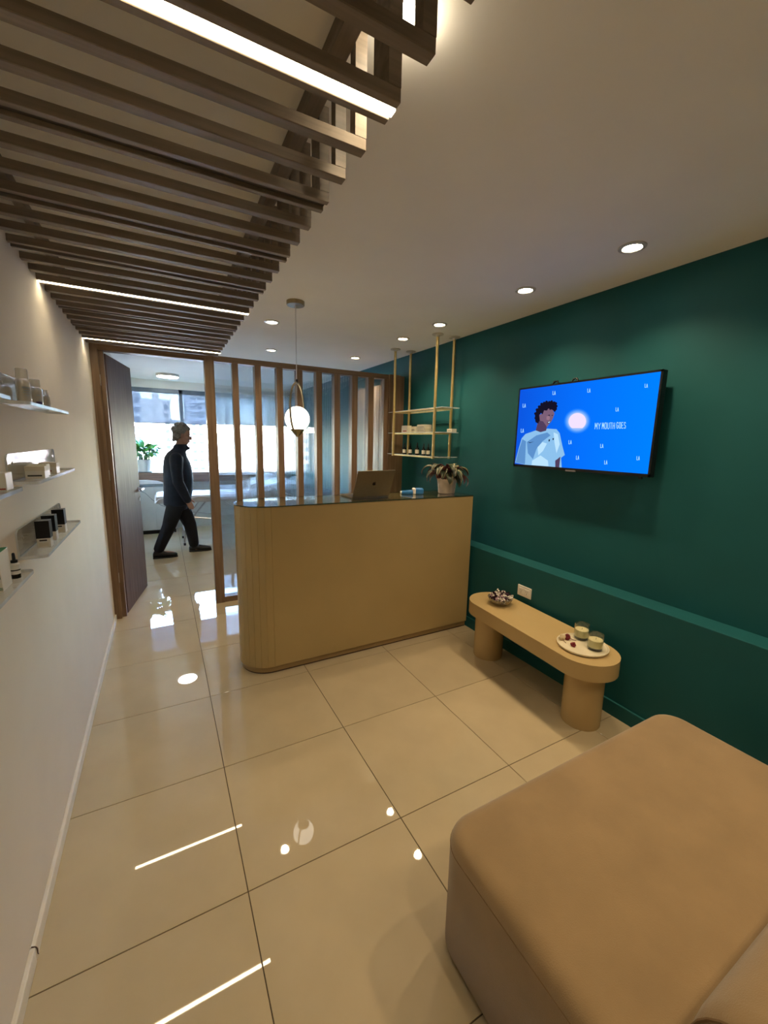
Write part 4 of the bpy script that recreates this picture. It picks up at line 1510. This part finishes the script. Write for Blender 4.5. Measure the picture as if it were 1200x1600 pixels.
for k in range(5):
    a = 2 * PI * k / 5
    bm = B()
    tube(bm, [(0, 0, 0.09), (0.26 * math.cos(a), 0.26 * math.sin(a), 0.06)], [0.02, 0.013], 8)
    lg = obj('leg', bm, M['black'], ch, smooth=True)
    bm = B()
    ell(bm, (0.26 * math.cos(a), 0.26 * math.sin(a), 0.03), (0.03, 0.03, 0.03), 10, 8)
    obj('castor', bm, M['black'], lg, smooth='all')
tc_ = thing('tall_cabinet', 'tall pale wood cabinet by the teal wall behind the partition', 'cabinet', (2.07, 3.2, 0))
bx('carcass', (2.0, 2.90, 0.0), (XR - 0.002, 3.30, 2.12), M['pale_wood'], tc_, 0.002)
bx('door', (1.982, 2.905, 0.06), (2.0, 3.098, 2.11), M['pale_wood'], tc_, 0.002)
bx('door', (1.982, 3.102, 0.06), (2.0, 3.295, 2.11), M['pale_wood'], tc_, 0.002)

# ------------------------------------------------------------------ person walking in the far room
ps = thing('person', 'person with grey hair in a dark jacket walking in the far room', 'person', (0.0, 4.60, 0.0))


def limb(bm, pts, rad, seg=14, sub=4):
    P = [Vector(p) for p in pts]
    PP, RR = [], []
    for i in range(len(P) - 1):
        for k in range(sub):
            t = k / sub
            PP.append(P[i].lerp(P[i + 1], t))
            RR.append(rad[i] + (rad[i + 1] - rad[i]) * t)
    PP.append(P[-1])
    RR.append(rad[-1])
    tube(bm, PP, RR, seg)
    ell(bm, PP[0], (RR[0],) * 3, seg, 8)
    ell(bm, PP[-1], (RR[-1],) * 3, seg, 8)


HR = Matrix.Rotation(math.radians(14), 3, 'Y')
hc = Vector((0.088, 0, 1.545))


def hd(x, y, z):
    return hc + HR @ Vector((x, y, z))


# skin body: head, neck, torso core, arms to hands, legs to feet
bm = B()
ell(bm, hd(-0.012, 0, 0.022), (0.092, 0.074, 0.098), 20, 14, HR)
ell(bm, hd(0.026, 0, -0.045), (0.066, 0.058, 0.080), 18, 12, HR)
ell(bm, hd(0.052, 0, -0.098), (0.030, 0.032, 0.024), 12, 8, HR)
ell(bm, hd(0.098, 0, -0.018), (0.016, 0.013, 0.024), 10, 8, HR)
ell(bm, hd(0.104, 0, -0.030), (0.014, 0.016, 0.011), 10, 8, HR)
ell(bm, hd(0.084, 0, -0.066), (0.014, 0.024, 0.008), 10, 8, HR)
ell(bm, hd(0.082, 0, -0.079), (0.014, 0.022, 0.008), 10, 8, HR)
for s in (-1, 1):
    ell(bm, hd(0.076, s * 0.030, 0.018), (0.014, 0.022, 0.009), 10, 8, HR)
    ell(bm, hd(-0.012, s * 0.076, -0.016), (0.020, 0.008, 0.032), 10, 8, HR)
    ell(bm, hd(0.048, s * 0.040, -0.035), (0.030, 0.022, 0.022), 10, 8, HR)
limb(bm, [(0.02, 0, 1.30), (0.055, 0, 1.42), (0.075, 0, 1.48)], [0.068, 0.057, 0.056])
loft(bm, [(-0.03, 0, 0.66, 0.10, 0.14), (0.0, 0, 0.85, 0.13, 0.16), (0.01, 0, 1.05, 0.13, 0.165), (0.0, 0, 1.22, 0.10, 0.17), (0.01, 0, 1.32, 0.06, 0.10)])
armR = [(-0.005, -0.195, 1.255), (-0.005, -0.250, 0.975), (0.080, -0.240, 0.760)]
armL = [(-0.005, 0.195, 1.255), (-0.055, 0.250, 0.985), (-0.020, 0.245, 0.755)]
for A_ in (armR, armL):
    limb(bm, A_, [0.045, 0.040, 0.027])
    w = Vector(A_[2])
    dr = (Vector(A_[2]) - Vector(A_[1])).normalized()
    fw = Vector((1, 0, 0))
    fw = (fw - dr * fw.dot(dr)).normalized()
    pc = w + dr * 0.045
    ell(bm, pc, (0.036, 0.016, 0.046), 12, 10, Matrix((fw, fw.cross(dr) * -1, dr)).transposed())
    for k, (off, ln) in enumerate([(0.027, 0.066), (0.010, 0.076), (-0.008, 0.070), (-0.025, 0.056)]):
        b0 = pc + fw * off + dr * 0.030
        curl = Vector((0, 0.35 * (1 if A_ is armR else -1), 0))
        p1 = b0 + dr * ln * 0.45
        p2 = p1 + (dr + curl * 0.6).normalized() * ln * 0.33
        p3 = p2 + (dr + curl * 1.6).normalized() * ln * 0.25
        limb(bm, [b0, p1, p2, p3], [0.0092, 0.0088, 0.0080, 0.0068], 8, 2)
    tb = pc + fw * 0.030 - dr * 0.016
    limb(bm, [tb, tb + (fw * 0.75 + dr * 0.7).normalized() * 0.032, tb + (fw * 0.75 + dr * 0.7).normalized() * 0.032 + (fw * 0.2 + dr).normalized() * 0.026], [0.0115, 0.0100, 0.0078], 8, 2)
legR = [(-0.045, -0.085, 0.68), (-0.140, -0.085, 0.390), (-0.262, -0.085, 0.120)]
legL = [(-0.010, 0.085, 0.68), (0.108, 0.085, 0.375), (0.145, 0.085, 0.105)]
for L_ in (legR, legL):
    limb(bm, L_, [0.075, 0.052, 0.036])
    an = Vector(L_[2])
    limb(bm, [an, an + Vector((-0.01, 0, -0.055)), an + Vector((0.10, 0, -0.068)), an + Vector((0.15, 0, -0.072))], [0.036, 0.036, 0.030, 0.022])
evaluated('body', bm, [('REMESH', dict(mode='VOXEL', voxel_size=0.0062)), ('SMOOTH', dict(factor=0.5, iterations=3))], M['skin'], ps)

# jacket
bm = B()
loft(bm, [(-0.030, 0, 0.655, 0.150, 0.190), (-0.020, 0, 0.72, 0.160, 0.198), (0.000, 0, 0.86, 0.170, 0.200), (0.008, 0, 0.98, 0.172, 0.198),
          (0.006, 0, 1.10, 0.168, 0.200), (0.002, 0, 1.20, 0.154, 0.205), (-0.004, 0, 1.27, 0.130, 0.190), (0.010, 0, 1.325, 0.105, 0.135), (0.040, 0, 1.365, 0.086, 0.088)])
loft(bm, [(0.040, 0, 1.35, 0.084, 0.086), (0.058, 0, 1.405, 0.082, 0.080), (0.064, 0, 1.425, 0.080, 0.078)])
ell(bm, (0.135, 0.0, 1.375), (0.035, 0.045, 0.022), 12, 8)
limb(bm, [(-0.008, -0.180, 1.250), (-0.015, -0.246, 1.10), (-0.006, -0.252, 0.970), (0.040, -0.247, 0.860), (0.085, -0.240, 0.750)], [0.078, 0.068, 0.064, 0.058, 0.050])
limb(bm, [(-0.008, 0.180, 1.250), (-0.045, 0.246, 1.10), (-0.055, 0.252, 0.975), (-0.045, 0.250, 0.86), (-0.022, 0.245, 0.765)], [0.078, 0.068, 0.064, 0.058, 0.050])
evaluated('jacket', bm, [('REMESH', dict(mode='VOXEL', voxel_size=0.012)), ('SMOOTH', dict(factor=0.5, iterations=4))], M['jacket'], ps)

# trousers
bm = B()
loft(bm, [(-0.030, 0, 0.60, 0.115, 0.165), (-0.030, 0, 0.66, 0.130, 0.172), (-0.025, 0, 0.76, 0.130, 0.170)])
limb(bm, [(-0.052, -0.085, 0.66), (-0.095, -0.088, 0.52), (-0.140, -0.086, 0.390), (-0.210, -0.086, 0.24), (-0.262, -0.085, 0.125)], [0.100, 0.094, 0.080, 0.070, 0.064], 16)
limb(bm, [(-0.002, 0.085, 0.66), (0.060, 0.088, 0.52), (0.112, 0.086, 0.375), (0.132, 0.086, 0.23), (0.145, 0.085, 0.110)], [0.100, 0.094, 0.080, 0.070, 0.064], 16)
evaluated('trousers', bm, [('REMESH', dict(mode='VOXEL', voxel_size=0.012)), ('SMOOTH', dict(factor=0.5, iterations=4))], M['trousers'], ps)

# shoes
for (hx, tx, y, pitch) in ((-0.338, -0.062, -0.085, 0.0), (0.082, 0.358, 0.085, 0.0)):
    bm = B()
    L = tx - hx
    rr = []
    for f, w, h in ((0.0, 0.022, 0.050), (0.06, 0.036, 0.082), (0.22, 0.040, 0.098), (0.40, 0.040, 0.082), (0.60, 0.046, 0.062), (0.80, 0.047, 0.050), (0.94, 0.036, 0.040), (1.0, 0.016, 0.028)):
        ring = []
        for k in range(14):
            a = 2 * PI * k / 14
            zz = math.sin(a)
            ring.append(bm.verts.new((hx + f * L, y + w * math.cos(a), max(0.014, 0.014 + h * (0.5 + 0.5 * zz)))))
        rr.append(ring)
    ring_faces(bm, rr)
    s_ = obj('shoe', bm, M['shoe'], ps, smooth='all')
    bm = B()
    pts = []
    for f, w in ((0.0, 0.022), (0.05, 0.036), (0.25, 0.040), (0.6, 0.048), (0.82, 0.049), (0.95, 0.038), (1.01, 0.016)):
        pts.append((hx + f * L, y + w))
    for f, w in ((1.01, 0.016), (0.95, 0.038), (0.82, 0.049), (0.6, 0.048), (0.25, 0.040), (0.05, 0.036), (0.0, 0.022)):
        pts.append((hx + f * L, y - w))
    prism(bm, pts, 0.0, 0.016)
    obj('sole', bm, M['sole'], s_)

# hair
bm = B()
ell(bm, hd(-0.034, 0, 0.036), (0.092, 0.086, 0.098), 20, 14, HR)
ell(bm, hd(-0.066, 0, -0.040), (0.048, 0.070, 0.062), 16, 12, HR)
ell(bm, hd(0.012, 0, 0.082), (0.062, 0.066, 0.046), 16, 12, HR)
for s_ in (-1, 1):
    ell(bm, hd(-0.040, s_ * 0.070, -0.022), (0.030, 0.016, 0.045), 12, 8, HR)
rnd = random.Random(5)
for k in range(80):
    th = rnd.uniform(0, 2 * PI)
    ph = rnd.uniform(-0.5, 1.5)
    d = Vector((math.cos(th) * math.cos(ph), math.sin(th) * math.cos(ph), math.sin(ph)))
    if (d.x > 0.35 and d.z < 0.66) or (d.x > 0.0 and d.z < 0.2):
        continue
    ell(bm, hd(-0.030 + d.x * 0.096, d.y * 0.088, 0.030 + d.z * 0.102), (0.020, 0.018, 0.020), 8, 6)
for k in range(8):
    ell(bm, hd(-0.088, -0.056 + 0.016 * k, -0.075 - 0.008 * (k % 3)), (0.020, 0.018, 0.026), 8, 6)
evaluated('hair', bm, [('REMESH', dict(mode='VOXEL', voxel_size=0.006)), ('SMOOTH', dict(factor=0.5, iterations=2))], M['hair'], ps)

# ------------------------------------------------------------------ street outside
gr = bx('street_ground', (-150, 40, -26), (200, 320, -25), M['asphalt'])
struct(gr, 'distant street level far below the window', 'ground')


def building(name, label, x0, x1, y0, y1, z1, facade, rows, cols, ww, wh, zt, dz, balcony=False, skip=0.0, extra=None):
    t = thing(name, label, 'building', ((x0 + x1) / 2, (y0 + y1) / 2, -25), 0, None)
    bx('facade', (x0, y0, -25), (x1, y1, z1), facade, t)
    if extra:
        for lo, hi in extra:
            bx('roof_block', lo, hi, facade, t)
    rnd_ = random.Random(hash(name + label) % 1000 if False else len(label))
    for i in range(rows):
        z = zt - i * dz
        for j in cols:
            if rnd_.random() < skip:
                continue
            bm = B()
            box(bm, (j - ww / 2, y0 - 0.12, z - wh), (j + ww / 2, y0 + 0.05, z))
            w_ = obj('window', bm, M['bld_win'], t, world=True)
        if balcony:
            bm = B()
            box(bm, (x0 + 0.8, y0 - 1.2, z - wh - 0.5), (x1 - 0.8, y0, z - wh - 0.25))
            box(bm, (x0 + 0.8, y0 - 1.2, z - wh - 0.25), (x1 - 0.8, y0 - 1.1, z - wh + 0.55))
            obj('balcony', bm, M['balcony'], t, world=True)
    return t


building('apartment_building', 'narrow grey tower with paired windows beside the plain beige building outside', -12.0, -5.0, 150, 165, 15.2, M['bld_grey'], 10, (-9.5, -7.3, -5.9), 1.1, 1.7, 13.6, 3.0)
building('apartment_building', 'plain beige building with one column of small windows outside', -4.9, 3.4, 150, 170, 13.3, M['bld_beige'], 9, (2.15,), 1.2, 1.2, 11.5, 2.55, extra=[((-1.75, 152, 13.3), (0.4, 160, 15.3))])
building('apartment_building', 'grey apartment block with stacked balconies outside the window', 8.2, 21.0, 152, 170, 20.0, M['bld_grey'], 12, (10.0, 12.2, 15.0, 18.5), 1.3, 1.4, 17.6, 2.9, balcony=True)
building('low_building', 'low white building in front of the towers outside', 3.5, 8.1, 148, 158, 7.0, M['bld_white'], 7, (5.0, 6.8), 0.9, 1.0, 5.2, 3.2, skip=0.4)
building('apartment_building', 'broad pinkish building beyond the fluted glass', 22.0, 60.0, 150, 175, 3.6, M['bld_pink'], 6, tuple(range(25, 60, 5)), 1.6, 1.4, 1.8, 3.0)
